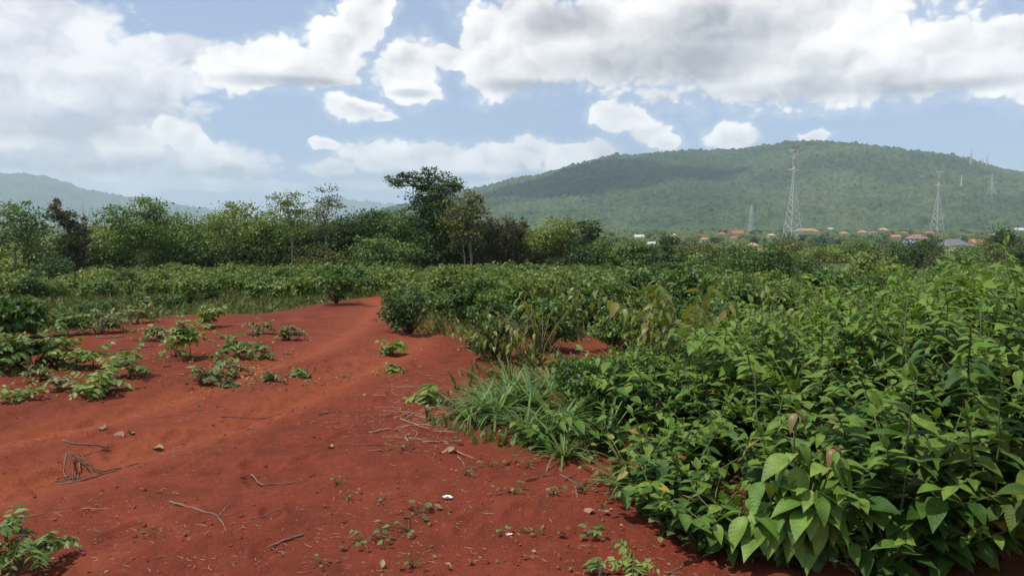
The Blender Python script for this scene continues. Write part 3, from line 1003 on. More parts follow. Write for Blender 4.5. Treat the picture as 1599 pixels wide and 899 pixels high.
# --- trees on the slope to the right, each farther down
G2 = 'trees on the slope below the field'
tree('olive tree behind the pale dead trunk', 84, 1090, [(1085, 392, 22, 12), (1108, 388, 18, 12), (1078, 410, 24, 14), (1112, 412, 26, 14)], 'tree_olive', 0.26, 1.1, 0.1, group=G2)
tree('deep green spreading tree in the middle of the slope', 40, 1180, [(1200, 396, 22, 12), (1175, 408, 34, 14), (1215, 414, 32, 15), (1150, 424, 34, 14), (1190, 434, 50, 16), (1228, 436, 30, 14)], 'crop_deep', 0.17, 1.2, 0.1, group=G2)
tree('umbrella shaped yellow olive tree on thin stems', 78, 1280, [(1282, 392, 24, 5), (1262, 397, 20, 6), (1302, 398, 20, 6), (1320, 404, 14, 6), (1250, 406, 14, 6), (1284, 402, 34, 5, 0.6)], 'tree_light', 0.22, 1.1, 0.11, group=G2, bark='bark_pale')
tree('feathery yellow green tree with hanging sprays', 34, 1366, [(1340, 400, 12, 10), (1358, 408, 24, 12), (1384, 416, 20, 13), (1346, 424, 20, 13), (1374, 436, 24, 12)], 'tree_light', 0.16, 0.9, 0.06, group=G2, droop=1.3)
tree('dark tree with brownish crown right of the feathery tree', 95, 1430, [(1418, 392, 24, 14), (1448, 384, 18, 12), (1440, 404, 28, 14), (1410, 410, 22, 12)], 'tree_dark', 0.27, 1.15, 0.12, group=G2)
tree('reddish brown half bare tree on the slope', 88, 1462, [(1462, 404, 16, 14, 0.7), (1470, 420, 18, 12, 0.7)], 'vine_brown', 0.24, 0.8, 0.09, group=G2, twigs=5)
tree('mid green round tree above the thicket', 80, 1505, [(1500, 398, 24, 12), (1520, 408, 22, 12), (1490, 414, 24, 12)], 'tree_green', 0.25, 1.15, 0.1, group=G2)
tree('brownish tree beyond the thicket near the right edge', 110, 1545, [(1540, 392, 20, 10), (1560, 400, 20, 10), (1528, 404, 18, 10)], 'tree_olive', 0.3, 1.1, 0.12, group=G2)
tree('tall dark tree before the houses at the right edge', 130, 1568, [(1562, 366, 16, 12), (1552, 380, 18, 12), (1576, 384, 18, 14), (1566, 396, 24, 12)], 'tree_dark', 0.34, 1.2, 0.16, group=G2)
tree('dark green tree right of the tall dark tree at the right edge', 100, 1598, [(1596, 394, 20, 12), (1612, 404, 26, 14), (1590, 408, 18, 12)], 'tree_dark', 0.3, 1.15, 0.12, group=G2)
tree('light olive tree left of the umbrella shaped tree', 105, 1232, [(1226, 386, 18, 9), (1244, 392, 18, 9), (1214, 394, 16, 10)], 'tree_olive', 0.28, 1.1, 0.1, group=G2)
tree('grey green tree above the deep green spreading tree', 100, 1150, [(1146, 388, 20, 9), (1166, 394, 20, 10), (1132, 398, 18, 10)], 'tree_green', 0.28, 1.1, 0.1, group=G2)
tree('dark tree between the umbrella tree and the feathery tree', 96, 1338, [(1335, 386, 20, 10), (1352, 392, 18, 10), (1322, 394, 14, 9)], 'tree_green', 0.27, 1.1, 0.1, group=G2)
tree('dark tree rising left of the orange roof', 110, 1212, [(1211, 384, 11, 7), (1206, 393, 13, 8)], 'tree_dark', 0.28, 1.2, 0.1, group=G2)

# the wood that closes the gaps behind the treeline: one mass
def wood_mass():
    rs = np.random.default_rng(55)
    gs = {'tree_green': Geo(), 'tree_light': Geo(), 'tree_dark': Geo()}
    for i in range(420):
        u = rs.uniform(-120, 1120)
        Y = rs.uniform(64, 100)
        top = np.interp(u, [-120, 100, 200, 350, 520, 600, 680, 760, 850, 960, 1120], [386, 374, 352, 350, 352, 342, 348, 354, 372, 386, 398])
        c = at(u, 400, Y)
        z0 = float(H(c[0], Y))
        zt = at(u, top - 4 + 26 * rs.random() ** 1.3, Y)[2]
        h = max(1.2, zt - z0)
        r = rs.uniform(1.1, 2.1)
        g = gs[str(rs.choice(['tree_green', 'tree_green', 'tree_light', 'tree_dark', 'tree_dark']))]
        for k in range(3):
            crown_leaves(g, (c[0] + rs.normal() * 0.5, Y + rs.normal() * 0.5, z0 + h * (0.25 + 0.27 * k)), (r * (1.1 - 0.22 * k), r, h * 0.24), int(230 * r), 0.27, rs, 24, 0.40)
    for mt, g in gs.items():
        add('wood', g.mesh('wood'), MATS[mt], kind='stuff', label={'tree_green': 'mid green wood', 'tree_light': 'yellow green wood', 'tree_dark': 'dark green wood', 'tree_olive': 'olive wood'}[mt] + ' closing the gaps behind the treeline', cat='wood')


wood_mass()

# ------------------------------------------------------------------ the field of young plants
LEAF_V, LEAF_Q = leaf_template(0.46, 0.20, 0.12, 5)
LEAF_DROOP_V, LEAF_DROOP_Q = leaf_template(0.36, 0.42, 0.14, 6)
SLIM_V, SLIM_Q = leaf_template(0.34, 0.12, 0.10, 4)


def crop_arrays(rs, h, n_st, n_leaf, leaf, droop, lean=0.35, wide=1.0):
    """leaf matrices and stem lines of one young bushy plant"""
    P, D, U, S, R, st = [], [], [], [], [], []
    for k in range(n_st):
        a = rs.uniform(0, 2 * math.pi)
        ln = rs.uniform(0.1, 1.0) * lean * h * wide
        tip = np.array([math.cos(a) * ln, math.sin(a) * ln, h * rs.uniform(0.65, 1.0)])
        mid = tip * np.array([0.35, 0.35, 0.55])
        st.append((np.zeros(3), mid, tip))
        tone = rs.random()
        for j in range(n_leaf):
            t = rs.uniform(0.22, 1.0)
            p = (1 - t) ** 2 * 0 + 2 * t * (1 - t) * mid + t * t * tip
            b = rs.uniform(0, 2 * math.pi)
            d = np.array([math.cos(b), math.sin(b), rs.uniform(-0.9, 0.5) - droop])
            P.append(p + d * 0.05 * h)
            D.append(d)
            U.append(np.array([0, 0, 1.0]) + rs.normal(size=3) * 0.35)
            S.append(leaf * rs.uniform(0.6, 1.2) * (1.15 - 0.4 * t))
            R.append(min(0.999, max(0, 0.3 * tone + 0.25 + 0.4 * (t - 0.5) + rs.normal() * 0.14)))
    return frames(P, D, U, np.array(S)), np.array(R), st


CROP_VAR = []
rs_c = np.random.default_rng(21)
for k in range(8):
    h = rs_c.uniform(0.65, 0.95)
    M_, R_, st_ = crop_arrays(rs_c, h, rs_c.integers(5, 8), rs_c.integers(20, 27), 0.17, [0.1, 0.5, 0.2, 0.7][k % 4], 0.5, 1.15)
    g_ = Geo().many(CARD_V * np.array([1.15, 1, 1]), CARD_T, M_, R_)
    s_ = Geo()
    for (a_, b_, c_) in st_:
        s_.tube([a_, b_, c_], [0.010, 0.007, 0.004], 4)
    mats_ = ['crop_green', 'crop_green', 'crop_deep', 'crop_green', 'crop_deep', 'crop_green', 'weed_dull', 'crop_green']
    me_f, me_s = g_.mesh('foliage'), s_.mesh('stem')
    CROP_VAR.append((me_f, me_s, mats_[k], M_, R_))


def field_spots():
    """rows of crop between the red ground and the treeline"""
    rs = np.random.default_rng(31)
    out = []
    y = 12.5
    while y < 60:
        step = 0.62 + 0.006 * y
        xs = np.arange(-0.74 * y - 3, 0.62 * y + 2, step)
        for x in xs:
            px, py = x + rs.normal() * 0.34, y + rs.normal() * 0.34
            out.append((px, py))
        y += step * 0.95
    o = np.array(out)
    red = is_red(o[:, 0], o[:, 1])
    u, v = project(o[:, 0], o[:, 1], H(o[:, 0], o[:, 1]))
    ok = ~red & (u > -60) & (u < 1660)
    # the left margin of the clearing stays open and weedy
    open_left = (u < 560) & (v > 478)
    gap = vnoise(o[:, 0] * 0.45 + 3, o[:, 1] * 0.3 + 9) > 0.60
    ok &= ~(gap & (v > 448) & (u < 600))
    ok &= ~(open_left & (rs.random(len(o)) < 0.12))
    # grassy strip behind the round bush
    ok &= ~((u > 640) & (u < 760) & (v > 486) & (v < 530))
    ok &= ~((u > 620) & (v > 505))
    ok &= ~((u > 1030) & (np.hypot(o[:, 0], o[:, 1]) > 17))
    return o[ok], u[ok], v[ok]


spots, spu, spv = field_spots()
order = np.argsort(np.hypot(spots[:, 0], spots[:, 1]))
rs_f = np.random.default_rng(41)
mass = {'crop_green': Geo(), 'crop_deep': Geo(), 'weed_dull': Geo()}
for idx, j in enumerate(order):
    x, y = spots[j]
    d = math.hypot(x, y)
    z = float(H(x, y)) - 0.02
    patch = float(vnoise(np.array(x * 0.12 + 30), np.array(y * 0.12)))
    right = spu[j] > 900
    if patch > 0.62 or (right and rs_f.random() < 0.55):
        k = int(rs_f.choice([2, 4]))
    elif spv[j] > 480 and spu[j] < 560:
        k = int(rs_f.choice([6, 0, 6, 3, 4]))
    else:
        k = int(rs_f.choice([0, 1, 3, 5, 7, 0, 4]))
    hs = 0.45 + 0.55 * float(vnoise(np.array(x * 0.35), np.array(y * 0.35 + 8))) + 0.55 * float(vnoise(np.array(x * 0.9 + 5), np.array(y * 0.6))) + rs_f.normal() * 0.07
    hs *= np.interp(d, [14, 24, 34, 50], [0.62, 0.82, 0.80, 0.68])
    if spv[j] > 474 and spu[j] < 560:
        hs *= 0.55
    hs *= float(np.interp(d, [30, 46], [1.0, rs_f.uniform(0.65, 1.6)]))
    rz = rs_f.uniform(0, 6.28)
    if idx < 290:
        me_f, me_s, mt, _, _ = CROP_VAR[k]
        look = ['upright yellow green', 'drooping yellow green', 'upright deep green', 'strongly drooping yellow green', 'broad deep green', 'bushy drooping yellow green', 'dull brownish green', 'hanging-leaved yellow green'][k]
        if spu[j] < 200:
            zone = 'near the left edge of the field front'
        elif spu[j] < 560:
            zone = 'in the field front left of the track'
        elif spu[j] < 800:
            zone = 'in the field front just right of the track'
        else:
            zone = 'in the field behind the small red clearing'
        size = 'low ' if hs < 0.6 else ('tall ' if hs > 1.0 else '')
        nm = 'weed_plant' if mt == 'weed_dull' else 'crop_plant'
        lb = size + look + (' weed ' if nm == 'weed_plant' else ' young plant ') + zone
        t = thing(nm, lb, 'plant', (x, y, z), rz, 'young plants in the front rows of the field')
        t.scale = (hs, hs, hs)
        add('foliage', me_f, MATS[mt], t)
        add('stem', me_s, MATS['stem_green'], t)
    else:
        _, _, mt, M_, R_ = CROP_VAR[k]
        M2 = M_.copy()
        R2 = np.clip(R_ + rs_f.normal() * 0.1, 0, 0.999)
        n = len(M2)
        if d > 34:
            sel = rs_f.random(n) < 0.5
            M2, R2 = M2[sel], R2[sel]
            M2[:, :3, :3] *= 1.3
        c, s = math.cos(rz), math.sin(rz)
        Rz = np.array([[c, -s, 0], [s, c, 0], [0, 0, 1]]) * hs
        M2[:, :3, :3] = np.einsum('ij,njk->nik', Rz, M2[:, :3, :3])
        M2[:, :3, 3] = M2[:, :3, 3] @ Rz.T + np.array([x, y, z])
        mass[mt].many(CARD_V * np.array([1.15, 1, 1]), CARD_T, M2, R2)
for mt, g_ in mass.items():
    if g_.n:
        lb = {'crop_green': 'yellow green crop plants filling the far rows of the field', 'crop_deep': 'deep green crop plants mixed through the far rows of the field',
              'weed_dull': 'dull weeds mixed through the far rows of the field'}[mt]
        add('crop_mass', g_.mesh('crop_mass'), MATS[mt], kind='stuff', label=lb, cat='crop')


# low weeds and grass between the plants: nobody could count them
def weed_cover():
    rs = np.random.default_rng(61)
    g, g2 = Geo(), Geo()
    n = 60000
    a = rs.uniform(-0.64, 0.60, n)
    r = 5.5 + 32 * rs.random(n) ** 1.25
    x, y = r * np.sin(a), r * np.cos(a)
    keep = ~is_red(x, y)
    u, v = project(x, y, Hbase(x, y))
    keep &= ~((u < 560) & (v > 520))
    keep &= ~((v > 520) & (rs.random(n) < 0.55))
    x, y, r = x[keep], y[keep], r[keep]
    z = H(x, y)
    n = len(x)
    d = rs.normal(size=(n, 3)) * 0.55
    d[:, 2] = rs.uniform(0.4, 1.3, n)
    grassy = rs.random(n) < 0.55
    S = np.where(grassy, rs.uniform(0.08, 0.22, n), rs.uniform(0.05, 0.11, n)) * np.interp(r, [6, 25], [0.85, 1.5])
    up = rs.normal(size=(n, 3))
    M = frames(np.stack([x, y, z - 0.01], 1), d, up, S)
    M[grassy, :3, 0] *= 0.10
    rn = np.clip(rs.normal(0.45, 0.25, n), 0, 0.999)
    g.many(CARD_V, CARD_T, M[grassy], rn[grassy])
    g2.many(CARD_V, CARD_T, M[~grassy], rn[~grassy])
    add('grass', g.mesh('grass'), MATS['weed_dull'], kind='stuff', label='thin dull grass on the ground between the field plants', cat='grass')
    add('ground_cover', g2.mesh('ground_cover'), MATS['crop_deep'], kind='stuff', label='small weed leaves covering the ground under the field plants', cat='weeds')


weed_cover()

# ------------------------------------------------------------------ near plants built leaf by leaf
def leaf_mesh(name, width, droop, fold, stations, mat, wave=0.0):
    V, Q = leaf_template(width, droop, fold, stations, wave=wave)
    me = mesh_np(name, V, [Q], None, True)
    me.materials.append(MATS[mat])
    return me


def set_matrix(o, M):
    from mathutils import Matrix
    o.matrix_local = Matrix(M.tolist())


LEAF_SET = {m: [leaf_mesh('leaf', w, d, f, 5, m) for (w, d, f) in ((0.50, 0.14, 0.10), (0.56, 0.24, 0.14), (0.46, 0.34, 0.10))] for m in ('thicket_leaf_near', 'thicket_young_near', 'thicket_warm_near', 'yellow_leaf')}


def shoot_line(rs, L, lean, az):
    """an upright shoot that arches over: points from the base up"""
    k = 9
    t = np.linspace(0, 1, k)
    out = lean * L * t ** 1.7
    up = L * (t - 0.18 * lean * t ** 2.2)
    w = rs.normal(size=(k, 2)) * 0.008 * L
    w[0] = 0
    return np.stack([math.cos(az) * out + w[:, 0], math.sin(az) * out + w[:, 1], up], 1)


def along(pts, t):
    f = t * (len(pts) - 1)
    i = min(int(f), len(pts) - 2)
    return pts[i] + (pts[i + 1] - pts[i]) * (f - i), (pts[i + 1] - pts[i]) / np.linalg.norm(pts[i + 1] - pts[i])


def shoot_leaves(rs, pts, L, leaf, start=0.15, gap=0.048, droop=0.45):
    """leaf pairs up a shoot: matrices and a young flag"""
    P, D, U, S, Y = [], [], [], [], []
    n = max(4, int(L * (1 - start) / gap))
    turn = rs.uniform(0, 6.28)
    for j in range(n):
        t = start + (1 - start) * (j + 0.5) / n
        p, d = along(pts, t)
        side = np.cross(d, (0, 0, 1.0))
        if np.linalg.norm(side) < 0.2:
            side = np.array([math.cos(turn), math.sin(turn), 0])
        side /= np.linalg.norm(side)
        up = np.cross(side, d)
        w = 0.35 * math.sin(turn + j * 1.2)
        side = side * math.cos(w) + up * math.sin(w)
        for sgn in (-1, 1):
            dd = sgn * side * 1.0 + d * rs.uniform(0.25, 0.7) + np.array([0, 0, -droop * rs.uniform(0.3, 1.5)]) + rs.normal(size=3) * 0.16
            P.append(p)
            D.append(dd)
            U.append(np.array([0, 0, 1.0]) + rs.normal(size=3) * 0.22 + d * 0.2)
            sz = leaf * (0.75 + 0.4 * math.sin(math.pi * min(1, 0.25 + 0.72 * t))) * rs.uniform(0.62, 1.25)
            if t > 0.9:
                sz *= 0.62
            S.append(sz)
            Y.append(t > 0.78)
    p, d = along(pts, 1.0)
    for k in range(2):
        P.append(p)
        D.append(d + rs.normal(size=3) * 0.4)
        U.append(np.array([0, 0, 1.0]) + rs.normal(size=3) * 0.4)
        S.append(leaf * 0.55)
        Y.append(True)
    return frames(P, D, U, np.array(S)), np.array(Y)


def thicket_plant(loc, h, rs, detail, label, group, leaf=0.115, n_sh=7, lean=(0.12, 0.75), name='leafy_shrub', young='thicket_young', old='thicket_leaf'):
    t = thing(name, label, 'shrub', loc, 0, group)
    a0 = rs.uniform(0, 6.28)
    for k in range(n_sh):
        az = a0 + k * 2.4 + rs.normal() * 0.3
        L = h * rs.uniform(0.72, 1.12)
        ln = rs.uniform(*lean)
        pts = shoot_line(rs, L, ln, az)
        M, Y = shoot_leaves(rs, pts, L, leaf * rs.uniform(0.85, 1.15))
        rr = rs.random()
        if detail == 2:
            sh = add('shoot', Geo().tube(pts, np.linspace(0.008, 0.003, len(pts)), 5).mesh('shoot', True), MATS['stem_green'], t)
            for m_, y_ in zip(M, Y):
                o = add('leaf', random.choice(LEAF_SET['yellow_leaf' if rs.random() < 0.02 else (young if y_ else old) + '_near']), None, sh)
                set_matrix(o, m_)
        else:
            r = np.clip(rr * 0.5 + rs.random(len(M)) * 0.5, 0, 0.999)
            TV, TQ = (LEAF_V, LEAF_Q) if detail == 1 else (SLIM_V * np.array([1.3, 1, 1]), SLIM_Q)
            if detail == 1 or k == 0:
                g, ny, st = Geo(), [], Geo()
            g.many(TV, TQ, M, r)
            ny.append(np.repeat(Y, len(TQ)))
            st.tube(pts, np.linspace(0.008, 0.003, len(pts)), 4)
            if detail == 1 or k == n_sh - 1:
                sh = add('shoot', st.mesh('shoot', True), MATS['stem_green'], t)
                me = g.mesh('leaves', True)
                me.materials.append(MATS[old])
                me.materials.append(MATS[young])
                me.polygons.foreach_set('material_index', np.concatenate(ny).astype(np.int32))
                add('leaves', me, None, sh, kind='stuff')
    return t


def thicket():
    rs = np.random.default_rng(77)
    gname = 'leafy shrubs of the thicket right of the red ground'
    pts = []
    tries = 0
    cy = 3.6 + 13.5 * rs.random(9000) ** 1.25
    cx = -0.5 + (0.68 * cy + 1.3) * rs.random(9000)
    bad = is_red(cx - 0.22, cy + 0.12) | is_red(cx, cy)
    for x, y in zip(cx[~bad], cy[~bad]):
        u, v = project(x, y, 0.0)
        if v < 560 and u < 1000:
            continue
        if v < 520 and u < 1120:
            continue
        if 700 < u < 930 and v < 690:
            continue
        # the big-leaved plant keeps its place
        if math.hypot(x - BIG[0], y - BIG[1]) < 0.42:
            continue
        sp = 0.36 if y < 6 else (0.48 if y < 9 else 0.75)
        if any((x - a) ** 2 + (y - b) ** 2 < sp * sp for a, b in pts):
            continue
        pts.append((x, y))
    pts.sort(key=lambda p: math.hypot(*p))
    near = ['in the front row beside the big-leaved plant', 'at the bottom right corner', 'in the front row at the edge of the red ground']
    for i, (x, y) in enumerate(pts):
        # distance behind the front edge decides the height
        edge = np.interp(y, [3.6, 4.4, 5.0, 5.6, 6.3, 7.7, 10, 17], [1.15, 0.75, 0.70, 0.35, -0.2, 0.0, 1.5, 3.5])
        e = x - edge
        h = np.interp(e, [0, 0.35, 0.9, 1.6, 2.5, 4, 8], [0.28, 0.50, 0.78, 1.08, 1.38, 1.5, 1.6]) * rs.uniform(0.88, 1.12)
        u, v = project(x, y, 0.0)
        # keep the outline of the thicket as it stands against the field
        vt = np.interp(u, [650, 800, 950, 1050, 1150, 1250, 1350, 1450, 1599], [610, 580, 555, 520, 492, 468, 440, 425, 404])
        hmax = CAMZ - (vt - HOR) / F * y
        h = float(min(h, max(0.22, hmax * 1.04)))
        det = 2 if i < 11 else (1 if y < 9.5 else 0)
        z = float(H(x, y)) - 0.02
        lf = float(rs.choice([0.085, 0.11, 0.13, 0.16])) if y < 9.5 else 0.13
        tone = str(rs.choice(['thicket_leaf', 'thicket_leaf', 'thicket_warm']))
        look = ('warm green ' if tone == 'thicket_warm' else 'deep green ') + {0.085: 'small-leaved', 0.11: 'oval-leaved', 0.13: 'broad-leaved', 0.16: 'large-leaved'}[lf]
        row = 'front rows' if y < 5.2 else ('middle rows' if y < 8 else 'back rows')
        if e < 0.45:
            where = 'low %s shrub on the edge of the thicket by the red ground' % look
        elif x / y > 0.50:
            where = '%s shrub at the right edge in the %s of the thicket' % (look, row)
        elif x / y > 0.32:
            where = '%s shrub right of the big-leaved plant in the %s of the thicket' % (look, row)
        else:
            where = '%s shrub left of the big-leaved plant in the %s of the thicket' % (look, row)
        thicket_plant((x, y, z), h, rs, det, where, gname, leaf=lf, old=tone, n_sh=int(9 if h > 0.5 else 6), lean=(0.15, 0.95) if h > 0.5 else (0.3, 1.1))
    print('thicket plants', len(pts))


UPRIGHT = []
BIG = ground(1262, 893)[:2] + np.array([0.0, 0.12])
thicket()


def big_plant():
    """the big-leaved plant at the front of the thicket"""
    rs = np.random.default_rng(5)
    x, y = BIG
    t = thing('big_leaved_plant', 'knee-high plant with large drooping glossy leaves at the front of the thicket', 'plant', (x, y, float(H(x, y)) - 0.02))
    fresh = [leaf_mesh('leaf', w, d, f, 8, 'big_leaf', wv) for (w, d, f, wv) in ((0.50, 0.30, 0.16, 0.03), (0.54, 0.45, 0.12, 0.05), (0.46, 0.22, 0.2, 0.02))]
    old = [leaf_mesh('leaf', w, d, f, 8, 'big_leaf_old', wv) for (w, d, f, wv) in ((0.48, 0.35, 0.16, 0.03), (0.52, 0.2, 0.12, 0.05))]
    red = [leaf_mesh('young_leaf', 0.44, 0.6, 0.25, 8, 'young_red', 0.03)]
    px = y / F
    stems = [((-0.03, 0, 0.74), 0.009), ((-0.17, 0.04, 0.42), 0.008), ((0.14, -0.03, 0.58), 0.008), ((0.02, -0.10, 0.44), 0.008), ((0.24, 0.03, 0.36), 0.007), ((-0.26, -0.02, 0.28), 0.007)]
    for si, (tip, r0) in enumerate(stems):
        pts = bend((0, 0, 0), tip, 7, 0.012, rs)
        st = add('stem', Geo().tube(pts, np.linspace(r0, r0 * 0.45, 7), 6).mesh('stem', True), MATS['bark' if si == 0 else 'stem_green'], t)
        nl = 36 if si == 0 else 22
        P, D, U, S, kind = [], [], [], [], []
        for j in range(nl):
            tt = rs.uniform(0.25, 0.86) if si == 0 else rs.uniform(0.3, 1.0)
            p, d = along(pts, tt)
            b = rs.uniform(0, 2 * math.pi)
            if rs.random() < 0.5:
                b = -math.pi / 2 + rs.normal() * 1.0
            dr = rs.uniform(-1.7, 0.1) if tt < 0.7 else rs.uniform(-1.2, 0.5)
            P.append(p + np.array([math.cos(b), math.sin(b), 0]) * 0.03)
            D.append(np.array([math.cos(b), math.sin(b), dr]))
            U.append(np.array([math.cos(b) * 0.6, math.sin(b) * 0.6, 1.0]) + rs.normal(size=3) * 0.15)
            S.append(rs.uniform(0.10, 0.235) * (1.1 - 0.3 * tt))
            kind.append('old' if tt < 0.5 and rs.random() < 0.75 else 'fresh')
        M = frames(P, D, U, np.array(S))
        for m_, k_ in zip(M, kind):
            o = add('leaf', random.choice(fresh if k_ == 'fresh' else old), None, st)
            set_matrix(o, m_)
        if si in (0, 2):
            p, d = along(pts, 1.0)
            M = frames([p] * 3, [(-0.7, -0.6, -0.5), (0.8, -0.5, -0.7), (0.1, -0.6, 0.7)], [(0, 0, 1)] * 3, np.array([0.10, 0.09, 0.07]))
            for m_ in M:
                o = add('young_leaf', red[0], None, st)
                set_matrix(o, m_)


big_plant()
for i, (u, v, h, lb) in enumerate([
    (1395, 885, 0.86, 'single upright stem with pale bark and paired leaves at the lower right'), (1128, 700, 0.50, 'upright stem with paired leaves standing out of the middle thicket'),
    (1228, 640, 0.62, 'upright paired-leaf stem above the dark hollow of the thicket'), (1545, 880, 0.95, 'upright paired-leaf stem at the right edge near the bottom'),
    (1330, 660, 0.78, 'arching leafy stem rising above the thicket right of centre'), (1480, 650, 0.92, 'tall leafy stem at the back right of the thicket')]):
    p_ = ground(u, v)
    thicket_plant(p_, h, np.random.default_rng(900 + i), 2, lb, 'upright paired-leaf stems in the thicket', leaf=0.17, n_sh=1, lean=(0.05, 0.2), name='leafy_sapling')

for i, (u, v, h, lf, lb) in enumerate([
    (985, 772, 0.30, 0.10, 'low leafy shrub at the thicket front below the small dark tussock'), (1020, 800, 0.34, 0.12, 'low leafy shrub leaning over the red ground at the middle of the thicket front'),
    (1062, 822, 0.36, 0.13, 'low leafy shrub left of the big-leaved plant at the thicket front'), (1105, 848, 0.34, 0.13, 'low dark shrub touching the left side of the big-leaved plant'),
    (1140, 868, 0.28, 0.12, 'lowest leafy shrub tucked under the big-leaved plant'), (1075, 790, 0.46, 0.13, 'leafy shrub in the second row behind the thicket front'),
    (1040, 765, 0.46, 0.12, 'leafy shrub in the second row below the middle thicket'), (1390, 890, 0.30, 0.12, 'low leafy shrub in the shade right of the big-leaved plant'),
    (1480, 885, 0.34, 0.13, 'low leafy shrub at the bottom right under the upright stem')]):
    thicket_plant(ground(u, v), h, np.random.default_rng(950 + i), 2, lb, 'low shrubs along the thicket front', leaf=lf, n_sh=6, lean=(0.3, 1.1), old='thicket_leaf')


# --- grass tussocks at the edge of the thicket
def blade_mesh(bendy):
    k = 6
    t = np.linspace(0, 1, k + 1)
    V, Q = [], []
    for i, a in enumerate(t):
        w = 0.021 * (1 - a ** 2.2) + 0.001
        y = math.sin(a * bendy) / bendy
        z = (1 - math.cos(a * bendy)) / bendy
        V += [(-w, y, -z + 0.3 * w), (0, y, -z), (w, y, -z + 0.3 * w)]
    for i in range(k):
        a = 3 * i
        Q += [(a, a + 1, a + 4, a + 3), (a + 1, a + 2, a + 5, a + 4)]
    me = mesh_np('blade', V, [Q], None, True)
    me.materials.append(MATS['grass_blade'])
    return me


BLADES = [blade_mesh(b) for b in (0.6, 1.1, 1.6, 2.0)]


def tussock(u, v, n, L, seed, label):
    rs = np.random.default_rng(seed)
    p = ground(u, v)
    t = thing('grass_tussock', label, 'grass tussock', p, 0, 'grass tussocks at the edge of the thicket')
    P, D, U = [], [], []
    for k in range(n):
        b = rs.uniform(0, 6.28)
        e = rs.uniform(0.25, 2.2)
        d = np.array([math.cos(b), math.sin(b), e])
        P.append((math.cos(b) * 0.05 * rs.random(), math.sin(b) * 0.05 * rs.random(), 0))
        D.append(d)
        U.append((-math.cos(b) * 0.6, -math.sin(b) * 0.6, 1.0))
    M = frames(P, D, U, L * rs.uniform(0.55, 1.15, n))
    for m_ in M:
        o = add('blade', random.choice(BLADES), None, t)
        set_matrix(o, m_)


tussock(775, 655, 110, 0.50, 1, 'large grey green grass tussock jutting left onto the red ground')
tussock(830, 640, 100, 0.55, 2, 'upright grey green grass tussock in the middle of the grass clump')
tussock(868, 672, 80, 0.48, 3, 'grey green grass tussock right of the upright one')
tussock(735, 660, 70, 0.38, 4, 'low spreading grass tussock at the left end of the grass clump')
tussock(880, 712, 50, 0.40, 5, 'sparse grass tussock arching over the red soil edge')
tussock(930, 625, 70, 0.55, 6, 'grass tussock between the grass clump and the leafy thicket')
tussock(985, 600, 50, 0.60, 7, 'tall thin grass tussock at the back of the grass clump')
tussock(985, 765, 36, 0.34, 8, 'small dark grass tussock low at the thicket front')
tussock(800, 605, 70, 0.42, 9, 'grass tussock behind the large jutting tussock')
tussock(860, 610, 60, 0.50, 10, 'grass tussock below the small red clearing')
tussock(905, 660, 60, 0.50, 11, 'grass tussock touching the left end of the thicket')
tussock(820, 680, 80, 0.42, 12, 'low front tussock between the large one and the red soil edge')

tussock(755, 635, 80, 0.40, 13, 'grass tussock behind the left end of the grass clump')
tussock(945, 690, 60, 0.42, 14, 'grass tussock half hidden by the left end of the thicket')
tussock(795, 630, 80, 0.50, 15, 'dense middle tussock of the grass clump')


# --- saplings with hanging yellow green leaves
HANG = [leaf_mesh('leaf', w, d, 0.12, 6, 'hang_leaf') for (w, d) in ((0.36, 0.35), (0.42, 0.5), (0.33, 0.25))] if False else None
leaf_mat('hang_leaf', [(0.090, 0.140, 0.026), (0.130, 0.180, 0.034), (0.180, 0.200, 0.044), (0.200, 0.150, 0.050)], rough=0.42, trans=0.35, vein=True)
HANG = [leaf_mesh('leaf', w, d, 0.12, 6, 'hang_leaf') for (w, d) in ((0.36, 0.35), (0.42, 0.5), (0.33, 0.25))]


def sapling(u, v, h, seed, label, n_sh=6, leaf=0.13, lean=(0.2, 1.0), name='sapling', group='yellow green saplings with hanging leaves'):
    rs = np.random.default_rng(seed)
    p = ground(u, v)
    t = thing(name, label, 'sapling', p, 0, group)
    for k in range(n_sh):
        az = rs.uniform(0, 6.28)
        L = h * rs.uniform(0.7, 1.1)
        pts = shoot_line(rs, L, rs.uniform(*lean), az)
        st = add('branch', Geo().tube(pts, np.linspace(0.008, 0.003, len(pts)), 5).mesh('branch', True), MATS['bark'], t)
        n = max(6, int(L / 0.055))
        P, D, U, S = [], [], [], []
        for j in range(n):
            tt = 0.25 + 0.75 * (j + 0.5) / n
            q, d = along(pts, tt)
            side = np.cross(d, (0, 0, 1.0))
            side = side / (np.linalg.norm(side) + 1e-6) * (1 if j % 2 else -1)
            P.append(q)
            D.append(side * 0.8 + d * 0.4 + np.array([0, 0, -rs.uniform(0.4, 1.5)]) + rs.normal(size=3) * 0.2)
            U.append(np.array([0, 0, 1.0]) + d * 0.4 + rs.normal(size=3) * 0.3)
            S.append(leaf * rs.uniform(0.7, 1.15))
        for m_ in frames(P, D, U, np.array(S)):
            o = add('leaf', random.choice(HANG), None, st)
            set_matrix(o, m_)


